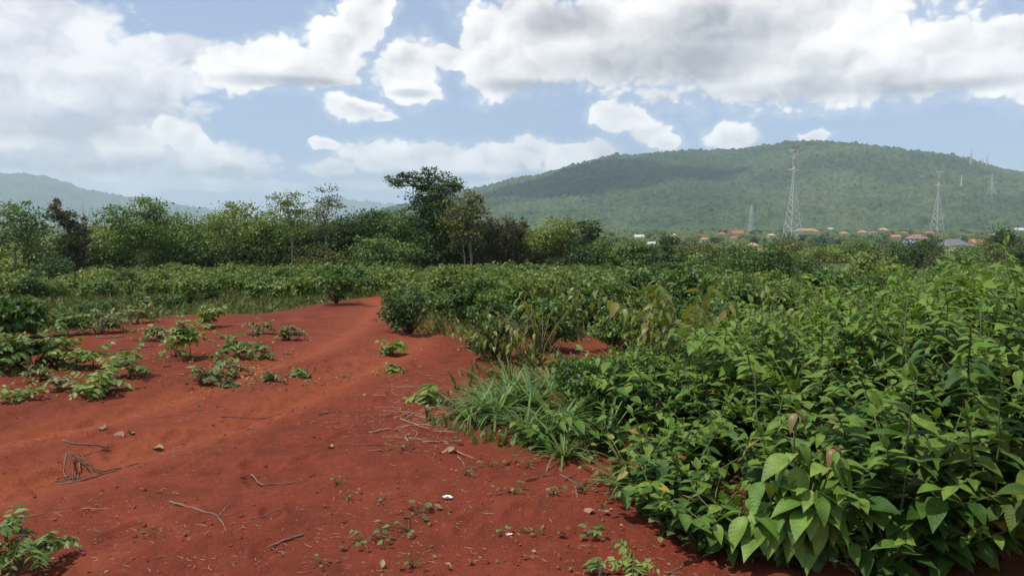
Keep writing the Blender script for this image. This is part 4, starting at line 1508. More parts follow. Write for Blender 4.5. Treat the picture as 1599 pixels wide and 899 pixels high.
sapling(845, 575, 0.80, 11, 'yellow green sapling with hanging leaves left of the small red clearing', 9)
sapling(790, 570, 0.55, 12, 'short sapling with dark lower leaves at the bend of the red ground', 7)
sapling(1000, 590, 0.85, 13, 'yellow green sapling with hanging leaves right of the small red clearing', 7)
sapling(1060, 590, 1.05, 14, 'tall arching sapling with long leaves behind the grass', 8, 0.20)
sapling(900, 605, 0.40, 15, 'small sapling with yellowing leaves in front of the small red clearing', 4, 0.14)
sapling(1180, 560, 0.75, 16, 'brown tipped sapling with a row of hanging leaves amid the thicket', 9, 0.15)
sapling(735, 545, 0.38, 17, 'low dark rounded sapling at the edge of the red ground', 9, 0.12)
sapling(895, 520, 0.85, 18, 'sapling with hanging leaves behind the small red clearing', 7, 0.17)
sapling(1235, 555, 0.8, 19, 'sapling with hanging brownish leaves right of the brown tipped sapling', 7, 0.15)


# --- the round bush on the bare ground and other small bushes
def round_bush(u, v, w, h, seed, label, mat='tree_dark', leaf=0.06, n=1500):
    rs = np.random.default_rng(seed)
    p = ground(u, v)
    t = thing('round_bush', label, 'bush', p)
    g = Geo()
    cl = []
    for k in range(7):
        a = rs.uniform(0, 6.28)
        c = np.array([math.cos(a) * w * 0.24, math.sin(a) * w * 0.24, h * rs.uniform(0.45, 0.78)])
        cl.append(crown_leaves(g, c, (w * 0.32, w * 0.32, h * 0.30), n // 7, leaf, rs, 20, 0.4))
    add('foliage', g.mesh('foliage'), MATS[mat], t)
    s = Geo()
    for q in cl:
        for c in q[:4]:
            s.tube(bend((0, 0, 0), c, 4, 0.04, rs), [0.012, 0.009, 0.006, 0.003], 4)
    add('stem', s.mesh('stem', True), MATS['bark'], t)


round_bush(640, 517, 0.80, 0.66, 1, 'round dark bush standing on the bare red ground by the track')
round_bush(700, 492, 1.0, 0.42, 2, 'low light green bush just behind the round dark bush', 'crop_deep', 0.08, 1100)
round_bush(525, 474, 1.3, 0.9, 3, 'dark green bush at the left edge of the track where it vanishes', 'crop_deep', 0.10, 1200)
round_bush(15, 530, 0.85, 0.62, 4, 'dark rounded bush at the left edge of the clearing', 'crop_deep', 0.10, 1500)
round_bush(85, 445, 2.0, 1.5, 5, 'dark bush rising out of the crop below the leaning tree', 'tree_dark', 0.13, 1500)
round_bush(540, 462, 1.5, 1.0, 6, 'dark round bush in the crop left of the track end', 'tree_dark', 0.12, 1200)

rs_b = np.random.default_rng(515)
SLOPE = []
while len(SLOPE) < 95:
    u_, dd_ = rs_b.uniform(1010, 1640), 15 + 42 * rs_b.random()
    x_ = float(at(u_, 400, dd_)[0])
    if any(math.hypot(x_ - a, dd_ - b) < 1.15 for a, b in SLOPE):
        continue
    SLOPE.append((x_, dd_))
while len(SLOPE) < 175:
    u_, dd_ = rs_b.uniform(990, 1640), rs_b.uniform(55, 125)
    SLOPE.append((float(at(u_, 400, dd_)[0]), dd_))
BUSH_VAR = []
for k in range(6):
    g_ = Geo()
    tips_ = []
    for j in range(8):
        a_ = rs_b.uniform(0, 6.28)
        c_ = (math.cos(a_) * 0.55 * rs_b.random(), math.sin(a_) * 0.55 * rs_b.random(), rs_b.uniform(0.35, 1.15))
        tips_.append(crown_leaves(g_, c_, (0.45, 0.45, 0.32), 330, 0.115, rs_b, 20, 0.42, 0.45))
    s_ = Geo()
    for q in tips_:
        for c_ in q[:3]:
            s_.tube(bend((0, 0, 0), c_, 4, 0.04, rs_b), [0.016, 0.012, 0.008, 0.004], 4)
    BUSH_VAR.append((g_.mesh('foliage'), s_.mesh('stem', True), ['crop_deep', 'tree_green', 'crop_green', 'tree_light', 'crop_deep', 'tree_dark'][k]))
tone_ = {'crop_deep': 'fresh green', 'tree_green': 'mid green', 'crop_green': 'yellowish green', 'tree_light': 'pale yellow green', 'tree_dark': 'dark green'}
for (x_, d_) in SLOPE:
    f_, st_, mt_ = BUSH_VAR[rs_b.integers(0, 6)]
    far_ = 'just behind the thicket' if d_ < 26 else ('halfway down the slope behind the thicket' if d_ < 42 else ('low on the slope before the slope trees' if d_ < 60 else 'among the slope trees below the field'))
    t_ = thing('leafy_bush', tone_[mt_] + ' leafy bush ' + far_, 'bush', (x_, d_, float(H(x_, d_)) - 0.03), rs_b.uniform(0, 6.28), 'bushes on the slope behind the thicket')
    top_ = CAMZ - (rs_b.uniform(416, 446) - HOR) / F * d_ if d_ < 58 else CAMZ - (rs_b.uniform(396, 424) - HOR) / F * d_
    s0_ = float(np.clip((top_ - float(H(x_, d_))) / 1.45, 0.45, 2.5))
    t_.scale = (s0_ * 1.15, s0_ * 1.15, s0_)
    add('foliage', f_, MATS[mt_], t_)
    add('stem', st_, MATS['bark'], t_)

MIDDLE = [(765, 528, 0.52, 0, 'leafy bush behind the short sapling at the bend of the red ground'), (805, 508, 0.60, 2, 'yellowish leafy bush left of the small red clearing'), (850, 548, 0.50, 0, 'green leafy bush at the left side of the small red clearing'),
          (962, 548, 0.46, 1, 'leafy bush at the right side of the small red clearing'), (1012, 528, 0.52, 2, 'yellowish leafy bush right of the small red clearing'), (1060, 545, 0.5, 0, 'green leafy bush behind the tall arching sapling'),
          (935, 512, 0.52, 4, 'green leafy bush behind the small red clearing'), (880, 505, 0.52, 0, 'green leafy bush between two saplings behind the small red clearing'), (1110, 552, 0.52, 1, 'leafy bush at the left shoulder of the thicket'),
          (1155, 538, 0.58, 4, 'fresh green bush above the thicket shoulder'), (1215, 530, 0.6, 2, 'yellowish bush behind the brown tipped sapling'), (735, 500, 0.55, 4, 'fresh green bush behind the grassy strip'),
          (690, 482, 0.66, 2, 'yellowish bush in the field just right of the round dark bush'), (1000, 500, 0.6, 5, 'dark bush in the field right of centre'), (1075, 490, 0.7, 0, 'tall green bush in the field right of centre'),
          (775, 560, 0.36, 5, 'dark low bush at the bend of the red ground'), (905, 640, 0.34, 0, 'green leaves between the grass tussocks and the thicket'), (950, 655, 0.36, 4, 'green low bush at the left end of the thicket'),
          (1145, 505, 0.7, 1, 'tall leafy bush in the field behind the thicket shoulder')]
for (u_, v_, s0_, k_, lb_) in MIDDLE:
    p_ = ground(u_, v_)
    f_, st_, mt_ = BUSH_VAR[k_]
    t_ = thing('leafy_bush', lb_, 'bush', p_, rs_b.uniform(0, 6.28), 'leafy bushes round the small red clearing')
    t_.scale = (s0_ * 0.95, s0_ * 0.95, s0_)
    add('foliage', f_, MATS[mt_], t_)
    add('stem', st_, MATS['bark'], t_)
n_ = 0
while n_ < 95:
    u_, dd_ = rs_b.uniform(-30, 1030), (24 + 34 * rs_b.random() if n_ < 55 else rs_b.uniform(51, 60))
    x_ = float(at(u_, 400, dd_)[0])
    if bool(is_red(np.array(x_), np.array(dd_))):
        continue
    n_ += 1
    f_, st_, mt_ = BUSH_VAR[rs_b.integers(0, 6)]
    where_ = 'at the foot of the treeline ' + ('left of the tall tree' if u_ < 680 else 'right of the tall tree') if n_ > 55 else 'left of the track' if u_ < 590 else 'right of the track'
    t_ = thing('leafy_bush', tone_[mt_] + ' bush standing out of the crop field ' + where_ if n_ <= 55 else tone_[mt_] + ' bush ' + where_, 'bush', (x_, dd_, float(H(x_, dd_)) - 0.03), rs_b.uniform(0, 6.28), 'bushes standing out of the crop field')
    top_ = CAMZ - (rs_b.uniform(420, 440) - (14 * rs_b.random() if n_ > 55 else 0) - HOR) / F * dd_
    s0_ = float(np.clip((top_ - float(H(x_, dd_))) / 1.45, 0.25, 1.3))
    t_.scale = (s0_ * 1.1, s0_ * 1.1, s0_ * rs_b.uniform(0.8, 1.15))
    add('foliage', f_, MATS[mt_], t_)
    add('stem', st_, MATS['bark'], t_)


# --- low plants with feather leaves on the bare ground
def frond_arrays(rs, L, n_pair, leaf, arch, az, elev):
    k = 8
    t = np.linspace(0, 1, k)
    out = L * t * math.cos(elev)
    up = L * (t * math.sin(elev) - arch * t * t)
    pts = np.stack([math.cos(az) * out, math.sin(az) * out, up], 1)
    P, D, U, S = [], [], [], []
    for j in range(n_pair):
        tt = 0.12 + 0.88 * (j + 0.5) / n_pair
        p, d = along(pts, tt)
        side = np.array([-math.sin(az), math.cos(az), 0.0])
        for s in (-1, 1):
            P.append(p)
            D.append(s * side + d * 0.35 + np.array([0, 0, -0.3]) + rs.normal(size=3) * 0.26)
            U.append(np.array([0, 0, 1.0]) + rs.normal(size=3) * 0.4)
            S.append(rs.uniform(0.75, 1.25) * leaf * (0.6 + 0.55 * math.sin(math.pi * min(1.0, 0.2 + 0.75 * tt))))
    return pts, frames(P, D, U, np.array(S))


def feather_plant(u, v, h, wide, seed, label, n_fr=10, leaf=0.05, n_pair=9, mat='crop_green', leaves_split=False, frond=0.26, name='feather_leaved_plant', tall_stem=False, up=(0.0, 0.7)):
    rs = np.random.default_rng(seed)
    p = ground(u, v)
    t = thing(name, label, 'plant', p, 0, 'low plants on the bare red ground')
    n_st = 1 if tall_stem else max(2, n_fr // 5)
    stems = []
    sg = Geo()
    for k in range(n_st):
        a = rs.uniform(0, 6.28)
        r = 0.0 if tall_stem else wide * 0.30 * rs.random()
        ln = bend((0, 0, 0), (math.cos(a) * r, math.sin(a) * r, h * rs.uniform(0.75, 1.0)), 6, 0.03, rs)
        stems.append(ln)
        sg.tube(ln, np.linspace(0.007, 0.003, 6), 5)
    add('stem', sg.mesh('stem', True), MATS['bark'], t)
    for k in range(n_fr):
        az = rs.uniform(0, 6.28)
        root, _ = along(stems[k % n_st], rs.uniform(0.55, 1.0) if tall_stem else rs.uniform(0.2, 1.0))
        pts, M = frond_arrays(rs, frond * rs.uniform(0.6, 1.2), n_pair, leaf, rs.uniform(0.05, 0.7), az + rs.normal() * 0.4, rs.uniform(up[0] - 0.1, up[1] + 0.25))
        pts = pts + root
        M[:, :3, 3] += root
        lowz = pts[:, 2].min()
        if lowz < 0.01:
            pts[:, 2] += 0.01 - lowz
            M[:, 2, 3] += 0.01 - lowz
        fr = add('frond', Geo().tube(pts, np.linspace(0.003, 0.0012, len(pts)), 4).mesh('frond', True), MATS['stem_green'], t)
        if leaves_split:
            mm = FEATHER.setdefault(mat, leaf_mesh('leaflet', 0.42, 0.12, 0.1, 3, mat))
            for m_ in M:
                o = add('leaflet', mm, None, fr)
                set_matrix(o, m_)
        else:
            g = Geo().many(SLIM_V * np.array([1.5, 1, 1]), SLIM_Q, M, np.clip(rs.random() * 0.5 + rs.random(len(M)) * 0.4, 0, 0.999))
            add('leaflets', g.mesh('leaflets', True), MATS[mat], fr, kind='stuff')


FEATHER = {}
feather_plant(35, 885, 0.22, 0.30, 1, 'feather-leaved plant at the bottom left corner', 11, 0.055, 9, 'feather_mid', True, 0.24)
feather_plant(70, 880, 0.16, 0.20, 2, 'smaller feather-leaved plant right of the bottom left corner plant', 6, 0.050, 8, 'feather_mid', True, 0.20)
feather_plant(985, 897, 0.12, 0.2, 3, 'low feather-leaved plant at the bottom edge left of the thicket', 8, 0.045, 7, 'feather_light', True, 0.17)
feather_plant(935, 898, 0.07, 0.1, 4, 'tiny feather-leaved seedling at the bottom edge', 4, 0.04, 6, 'feather_mid', True, 0.12)
feather_plant(165, 612, 0.16, 0.55, 5, 'sprawling feather-leaved plant in the middle of the left clearing', 18, 0.085, 8, 'feather_light', False, 0.34)
feather_plant(205, 590, 0.22, 0.4, 6, 'dark feather-leaved plant behind the sprawling one', 12, 0.075, 8, 'feather_mid', False, 0.28)
feather_plant(50, 578, 0.40, 0.8, 7, 'tall dark leafy plant clump near the left edge of the clearing', 26, 0.11, 7, 'feather_mid', False, 0.34)
feather_plant(15, 580, 0.36, 0.6, 8, 'bushy green plant at the left edge of the clearing', 20, 0.12, 6, 'feather_mid', False, 0.30)
feather_plant(100, 572, 0.28, 0.6, 9, 'bushy plant right of the tall dark clump', 18, 0.10, 7, 'feather_light', False, 0.32)
feather_plant(145, 575, 0.22, 0.5, 10, 'low light plant behind the sprawling feather-leaved plant', 14, 0.08, 8, 'feather_light', False, 0.32)
feather_plant(55, 596, 0.14, 0.25, 11, 'small grey green plant below the tall dark clump', 10, 0.06, 8, 'weed_dull', False, 0.2)
feather_plant(20, 625, 0.05, 0.3, 12, 'flat lying feathery plant at the left edge', 7, 0.07, 8, 'feather_light', False, 0.26)
feather_plant(95, 608, 0.06, 0.3, 13, 'single lying frond plant left of the sprawling feather-leaved plant', 5, 0.07, 9, 'weed_dull', False, 0.26)
feather_plant(296, 562, 0.42, 0.40, 14, 'small umbrella shaped seedling tree on a thin stem', 30, 0.075, 8, 'feather_light', False, 0.32, tall_stem=True)
feather_plant(275, 557, 0.20, 0.25, 15, 'small plant just left of the umbrella shaped seedling tree', 8, 0.06, 8, 'feather_light', False, 0.22)
feather_plant(325, 592, 0.14, 0.3, 16, 'drooping olive plant right of the umbrella shaped seedling tree', 9, 0.08, 7, 'weed_dull', False, 0.26)
feather_plant(375, 560, 0.24, 0.35, 17, 'leaning dark feathery plant by the track', 12, 0.08, 9, 'feather_mid', False, 0.32)
feather_plant(365, 582, 0.14, 0.3, 18, 'small olive plant below the leaning feathery plant', 8, 0.06, 8, 'weed_dull', False, 0.22)
feather_plant(358, 604, 0.07, 0.12, 19, 'tiny sprig below the small olive plant', 5, 0.05, 6, 'weed_dull', False, 0.12)
feather_plant(409, 558, 0.16, 0.2, 20, 'brownish plant right of the leaning feathery plant', 8, 0.06, 7, 'weed_dull', False, 0.18)
feather_plant(452, 530, 0.26, 0.3, 21, 'small dull plant beside the track before the field', 12, 0.08, 7, 'weed_dull', False, 0.26)
feather_plant(467, 590, 0.03, 0.12, 22, 'bright light green rosette on the track', 10, 0.06, 4, 'tree_light', False, 0.11)
feather_plant(425, 596, 0.06, 0.2, 23, 'small olive sprig left of the bright rosette', 6, 0.05, 6, 'weed_dull', False, 0.16)
feather_plant(613, 550, 0.15, 0.25, 24, 'small leafy plant on the track below the round dark bush', 11, 0.09, 5, 'feather_light', False, 0.22)
feather_plant(616, 580, 0.05, 0.15, 25, 'low yellowish seedling on the track', 8, 0.07, 4, 'feather_light', False, 0.15)
feather_plant(664, 628, 0.16, 0.25, 26, 'wilting brown tipped seedling by the straw', 12, 0.08, 5, 'feather_light', False, 0.18)
feather_plant(345, 570, 0.08, 0.15, 27, 'pale sprig between the drooping plant and the leaning plant', 5, 0.05, 6, 'weed_dull', False, 0.14)
feather_plant(245, 530, 0.18, 0.5, 28, 'spreading dull plant at the back of the left clearing', 12, 0.08, 8, 'weed_dull', False, 0.36)
feather_plant(330, 512, 0.30, 0.6, 29, 'green plant at the back edge of the left clearing', 16, 0.09, 8, 'feather_light', False, 0.36)
feather_plant(215, 505, 0.25, 0.7, 30, 'olive plant in front of the field left of the clearing edge', 16, 0.09, 8, 'weed_dull', False, 0.40)
feather_plant(410, 520, 0.18, 0.4, 31, 'yellowing low plant near the back of the clearing', 10, 0.08, 7, 'weed_dull', False, 0.30)
feather_plant(160, 520, 0.25, 0.7, 32, 'weedy plant at the back left of the clearing', 16, 0.09, 8, 'weed_dull', False, 0.40)
feather_plant(100, 525, 0.3, 0.7, 33, 'dull green weedy plant left of the back corner of the clearing', 18, 0.09, 8, 'feather_mid', False, 0.40)


def base_weeds():
    """tiny weeds and dead bits gathered round the feet of the low plants"""
    rs = np.random.default_rng(444)
    P, D, U, S = [], [], [], []
    for o in [o for o in COL.objects if o.parent is None and o.name.split('.')[0] in ('feather_leaved_plant', 'round_bush', 'seedling', 'sapling', 'grass_tussock')]:
        n = 6 if o.name.startswith('seedling') else 60
        far = 0.12 if o.name.startswith('seedling') else 0.34
        for k in range(n):
            a, r = rs.uniform(0, 6.28), abs(rs.normal()) * far
            x, y = o.location[0] + math.cos(a) * r, o.location[1] + math.sin(a) * r
            P.append((x, y, 0))
            D.append((rs.normal(), rs.normal(), rs.uniform(-0.05, 1.0)))
            U.append(rs.normal(size=3) * 0.5 + np.array([0, 0, 1.0]))
            S.append(rs.uniform(0.008, 0.028) * (1.0 if y < 7 else 1.9))
    P = np.array(P)
    P[:, 2] = H(P[:, 0], P[:, 1]) + 0.006
    M = frames(P, D, U, np.array(S))
    live = rs.random(len(M)) < 0.6
    rn = rs.random(len(M)) * 0.99
    add('weeds', Geo().many(CARD_V, CARD_T, M[live], rn[live]).mesh('weeds'), MATS['feather_mid'], kind='stuff', label='tiny green weeds round the feet of the low plants', cat='weeds')
    add('leaf_litter', Geo().many(CARD_V, CARD_T, M[~live], rn[~live]).mesh('leaf_litter'), MATS['dry_leaf'], kind='stuff', label='crumbled dry leaf litter round the feet of the low plants', cat='litter')


# --- creeping seedlings with round leaves in the foreground
ROUND = [leaf_mesh('leaf', w, 0.12, 0.08, 4, m) for w, m in ((0.85, 'crop_deep'), (0.75, 'weed_dull'), (0.8, 'crop_green'))]


def seedling(u, v, n, leaf, spread, seed, label, tone=0, h=0.04):
    rs = np.random.default_rng(seed + 300)
    p = ground(u, v)
    t = thing('seedling', label, 'seedling', p, 0, 'seedlings on the bare red ground')
    s = Geo()
    P, D, U, S = [], [], [], []
    for k in range(n):
        a = rs.uniform(0, 6.28)
        r = spread * rs.uniform(0.25, 1.0)
        q = np.array([math.cos(a) * r, math.sin(a) * r, h * rs.uniform(0.4, 1.2)])
        s.tube(bend((0, 0, 0), q, 4, 0.08, rs), [0.003, 0.0025, 0.002, 0.0015], 4)
        P.append(q)
        D.append((math.cos(a + rs.normal() * 0.6), math.sin(a + rs.normal() * 0.6), rs.uniform(-0.35, 0.25)))
        U.append(np.array([0, 0, 1.0]) + rs.normal(size=3) * 0.25)
        S.append(leaf * rs.uniform(0.6, 1.2))
    add('stem', s.mesh('stem', True), MATS['stem_green'], t)
    for m_ in frames(P, D, U, np.array(S)):
        o = add('leaf', ROUND[tone if rs.random() < 0.75 else (tone + 1) % 3], None, t)
        set_matrix(o, m_)


SEEDS = [
    (655, 800, 7, 0.06, 0.15, 'creeping round-leaved seedling in the middle foreground', 0), (640, 828, 8, 0.05, 0.2, 'trailing brown stemmed seedling left of the foreground creeper', 1),
    (572, 845, 10, 0.045, 0.14, 'cluster of small round-leaved seedlings at the bottom centre', 0), (600, 857, 2, 0.05, 0.03, 'pair of round leaves right of the bottom centre cluster', 0),
    (645, 880, 6, 0.035, 0.06, 'dark small seedling below the bottom centre cluster', 1), (782, 832, 3, 0.05, 0.05, 'three-leaved seedling beside the pink scrap', 2),
    (810, 830, 2, 0.045, 0.03, 'pale two-leaved seedling right of the pink scrap', 2), (838, 834, 3, 0.035, 0.04, 'tiny seedling right of the two-leaved seedling', 1),
    (797, 768, 9, 0.045, 0.1, 'dark leafy seedling below the thicket edge', 0), (725, 742, 5, 0.04, 0.06, 'small dark seedling on the open ground before the straw', 0),
    (765, 728, 5, 0.04, 0.06, 'low seedling in the row left of the thin stem', 0), (795, 724, 5, 0.04, 0.05, 'middle seedling of the row below the grass clump', 2),
    (828, 728, 6, 0.04, 0.08, 'right-hand seedling of the row below the grass clump', 0), (527, 755, 5, 0.03, 0.06, 'pale yellowish sprig on the open red ground', 2),
    (543, 778, 6, 0.03, 0.07, 'pale fuzzy sprig below the yellowish sprig', 1), (595, 780, 5, 0.03, 0.05, 'dry looking sprig left of the foreground creeper', 1),
    (630, 700, 9, 0.04, 0.12, 'grassy sprig below the straw pile', 2), (928, 835, 9, 0.06, 0.05, 'spiky little plant near the thicket front', 0),
    (868, 772, 5, 0.05, 0.05, 'thin upright stem seedling near the thicket edge', 0), (910, 765, 8, 0.05, 0.1, 'leafy seedling under the thicket edge', 0),
    (500, 880, 5, 0.03, 0.06, 'faint seedling at the bottom edge left of centre', 1), (450, 552, 5, 0.05, 0.1, 'small seedling at the side of the track', 2),
    (700, 690, 8, 0.05, 0.12, 'brownish seedling cluster right of the straw pile', 1), (945, 750, 12, 0.06, 0.15, 'leafy weed patch in the shade of the thicket edge', 0),
    (965, 778, 12, 0.06, 0.15, 'dark leafy weed patch at the foot of the thicket', 0), (905, 715, 12, 0.06, 0.14, 'yellowish weed patch under the grass clump', 2),
    (845, 700, 12, 0.06, 0.14, 'green weed patch at the foot of the grass tussocks', 0), (1040, 830, 12, 0.06, 0.16, 'creeping weed patch along the front of the thicket', 0),
    (1090, 855, 12, 0.06, 0.16, 'creeping weed patch left of the big-leaved plant', 0), (1360, 890, 12, 0.06, 0.18, 'weed patch in the shade right of the big-leaved plant', 0),
    (1440, 880, 12, 0.06, 0.18, 'weed patch under the shrubs at the bottom right', 0),
]
for i, (u, v, n, lf, sp, lb, tone) in enumerate(SEEDS):
    seedling(u, v, n, lf * 0.8, sp, i, lb, tone, 0.05 if n < 12 else 0.10)
base_weeds()

# ------------------------------------------------------------------ sticks, straw and scraps on the red ground
def stick(px, r, label, mat='dead_wood', lift=0.0, name='dead_stick', group='dead sticks on the red ground', lifts=None, side=None):
    r = r * 0.72
    P = []
    for i, (u, v) in enumerate(px):
        p = ground(u, v)
        p[2] = float(H(p[0], p[1])) + r * 0.8 + (lifts[i] if lifts else lift)
        P.append(p)
    P = np.array(P)
    rs = np.random.default_rng(int(px[0][0] * 7 + px[0][1]))
    o = P[0].copy()
    fine = []
    for i in range(len(P) - 1):
        fine.append(bend(P[i], P[i + 1], 5, 0.025, rs)[:-1])
    fine = np.concatenate(fine + [P[-1:]]) - o
    for f in fine:
        f[2] = max(f[2], float(H(f[0] + o[0], f[1] + o[1])) + r * 0.5 - o[2])
    g = Geo().tube(fine, np.linspace(r, r * 0.6, len(fine)) * (1 + 0.15 * rs.normal(size=len(fine))), 6)
    if side:
        t = thing(name, label, 'stick', o, 0, group)
        add('stem', g.mesh('stem', True), MATS[mat], t)
        for sp in side:
            Q = []
            for (u, v) in sp:
                q = ground(u, v)
                q[2] = float(H(q[0], q[1])) + r * 0.5
                Q.append(q - o)
            q = np.concatenate([bend(Q[i], Q[i + 1], 4, 0.03, rs) for i in range(len(Q) - 1)])
            add('twig', Geo().tube(q, np.linspace(r * 0.6, r * 0.3, len(q)), 5).mesh('twig', True), MATS[mat], t)
    else:
        add(name, g.mesh(name, True), MATS[mat], None, o, label, 'stick', group)


stick([(265, 786), (300, 796), (340, 808)], 0.010, 'forked pale stick lying in the left foreground', side=[[(340, 808), (352, 794), (360, 788)], [(340, 808), (350, 824), (354, 838)]])
stick([(420, 852), (446, 842), (474, 835)], 0.010, 'short thick stick in the foreground below the forked stick', 'dead_wood')
stick([(392, 811), (415, 805), (438, 796)], 0.006, 'thin straight stick right of the forked stick')
stick([(128, 742), (165, 735), (190, 726)], 0.009, 'lower stick of the brushwood tangle', 'dead_wood_dark', group='brushwood tangle on the left ground')
stick([(80, 742), (105, 740), (130, 741)], 0.008, 'short stick at the left foot of the brushwood tangle', 'dead_wood_dark', group='brushwood tangle on the left ground')
stick([(98, 712), (118, 712), (142, 706), (170, 698)], 0.012, 'raised upper branch of the brushwood tangle', 'dead_wood', group='brushwood tangle on the left ground', lifts=[0.09, 0.08, 0.05, 0.0],
      side=[[(104, 712), (100, 725), (102, 738)], [(122, 712), (122, 728), (120, 736)], [(150, 705), (158, 709), (160, 712)]])
stick([(110, 716), (135, 720), (160, 722), (190, 721), (216, 719)], 0.009, 'long wavy branch of the brushwood tangle', 'dead_wood_dark', group='brushwood tangle on the left ground', lifts=[0.05, 0.02, 0, 0, 0])
stick([(95, 746), (115, 747), (124, 745)], 0.008, 'bottom stick of the brushwood tangle', 'dead_wood', group='brushwood tangle on the left ground')
stick([(88, 738), (108, 733), (128, 737)], 0.007, 'dark twig low in the brushwood tangle', 'dead_wood_dark', group='brushwood tangle on the left ground')
stick([(108, 718), (114, 730), (112, 742)], 0.009, 'short upright piece in the brushwood tangle', 'dead_wood_dark', group='brushwood tangle on the left ground', lifts=[0.06, 0.03, 0.0])
stick([(118, 744), (140, 740), (152, 736)], 0.006, 'pale splinter in front of the brushwood tangle', 'dead_wood', group='brushwood tangle on the left ground')
stick([(128, 716), (140, 724), (146, 732)], 0.008, 'slanting piece at the heart of the brushwood tangle', 'dead_wood_dark', group='brushwood tangle on the left ground', lifts=[0.04, 0.02, 0.0])
stick([(104, 736), (125, 731), (135, 729)], 0.007, 'crossing stick inside the brushwood tangle', 'dead_wood', group='brushwood tangle on the left ground')
stick([(392, 740), (402, 752), (412, 757)], 0.009, 'bent pale twig in the middle of the red ground', side=[[(400, 742), (415, 741)]])
stick([(410, 755), (440, 754), (470, 750), (492, 739)], 0.006, 'long thin twig right of the bent twig')
stick([(498, 645), (515, 642), (533, 641)], 0.010, 'dark stick lying across the middle of the track', 'dead_wood_dark')
stick([(535, 693), (565, 694), (593, 695)], 0.008, 'long dark stick below the straw pile', 'dead_wood_dark')
stick([(575, 703), (600, 703)], 0.009, 'short brown stick right below the long dark stick')
stick([(345, 645), (375, 643), (400, 640), (440, 636)], 0.006, 'long thin stick across the left of the track', 'dead_wood_dark')
stick([(385, 664), (410, 668), (440, 668)], 0.007, 'dark crooked stick on the track', 'dead_wood_dark')
stick([(150, 527), (195, 526)], 0.02, 'weathered stick at the back of the left clearing', 'dead_wood')
stick([(185, 546), (210, 543), (240, 540)], 0.018, 'second weathered stick in the left clearing', 'dead_wood')
stick([(255, 575), (285, 570)], 0.012, 'thin fallen stick under the umbrella shaped seedling', 'dead_wood_dark')
stick([(820, 750), (845, 744), (866, 740)], 0.008, 'dark stick right of the seedling row', 'dead_wood_dark')
stick([(874, 740), (895, 752), (915, 766)], 0.006, 'straight pale stick leaning toward the thicket')
stick([(898, 760), (902, 777)], 0.008, 'short pale splinter beside the straight pale stick')
stick([(880, 752), (900, 740), (910, 736)], 0.006, 'thin stick crossing the straight pale stick', 'dead_wood_dark')
stick([(1042, 888), (1062, 880), (1074, 866)], 0.007, 'curved twig at the bottom edge beside the thicket')
stick([(1030, 893), (1070, 894), (1100, 897)], 0.006, 'straw coloured stick along the bottom edge')
stick([(620, 838), (600, 836), (590, 832)], 0.005, 'brown runner stem among the foreground creepers')
stick([(128, 795), (172, 795)], 0.004, 'thin straw above the bottom left plant', 'straw')
stick([(42, 807), (68, 802)], 0.005, 'pale straw left of the bottom left plant', 'straw')
stick([(715, 712), (725, 728), (745, 730)], 0.008, 'crooked twig on the open ground right of the curled dead leaf')
stick([(660, 690), (700, 689), (744, 690)], 0.008, 'long pale stalk below the grass clump', 'straw')
stick([(576, 676), (610, 670), (640, 666), (690, 662)], 0.009, 'long dry stalk at the bottom of the straw pile', 'straw')
stick([(625, 655), (650, 664), (690, 668)], 0.008, 'dry stalk across the straw pile', 'straw')
stick([(618, 642), (632, 648), (640, 655)], 0.013, 'broken dark piece of wood in the straw pile', 'dead_wood_dark')
stick([(633, 682), (640, 690), (655, 676)], 0.006, 'bent stalk below the straw pile', 'straw')
stick([(740, 562), (765, 558)], 0.012, 'pale stalk by the foot of the short sapling', 'straw')

# bundles of dry stalks, one by one
rs_s = np.random.default_rng(91)
for k in range(46):
    u, v = rs_s.normal(655, 34), rs_s.normal(655, 22)
    if k > 36:
        u, v = rs_s.uniform(600, 740), rs_s.uniform(580, 630)
    a = rs_s.normal(0.0, 0.35)
    L = rs_s.uniform(12, 46)
    stick([(u - L / 2, v + a * L * 0.3), (u, v), (u + L / 2, v - a * L * 0.3)], rs_s.uniform(0.003, 0.006), 'thin dry stalk in the straw strewn left of the grass clump', 'straw', name='dry_stalk', group='dry stalks strewn left of the grass clump', lift=rs_s.uniform(0, 0.02))


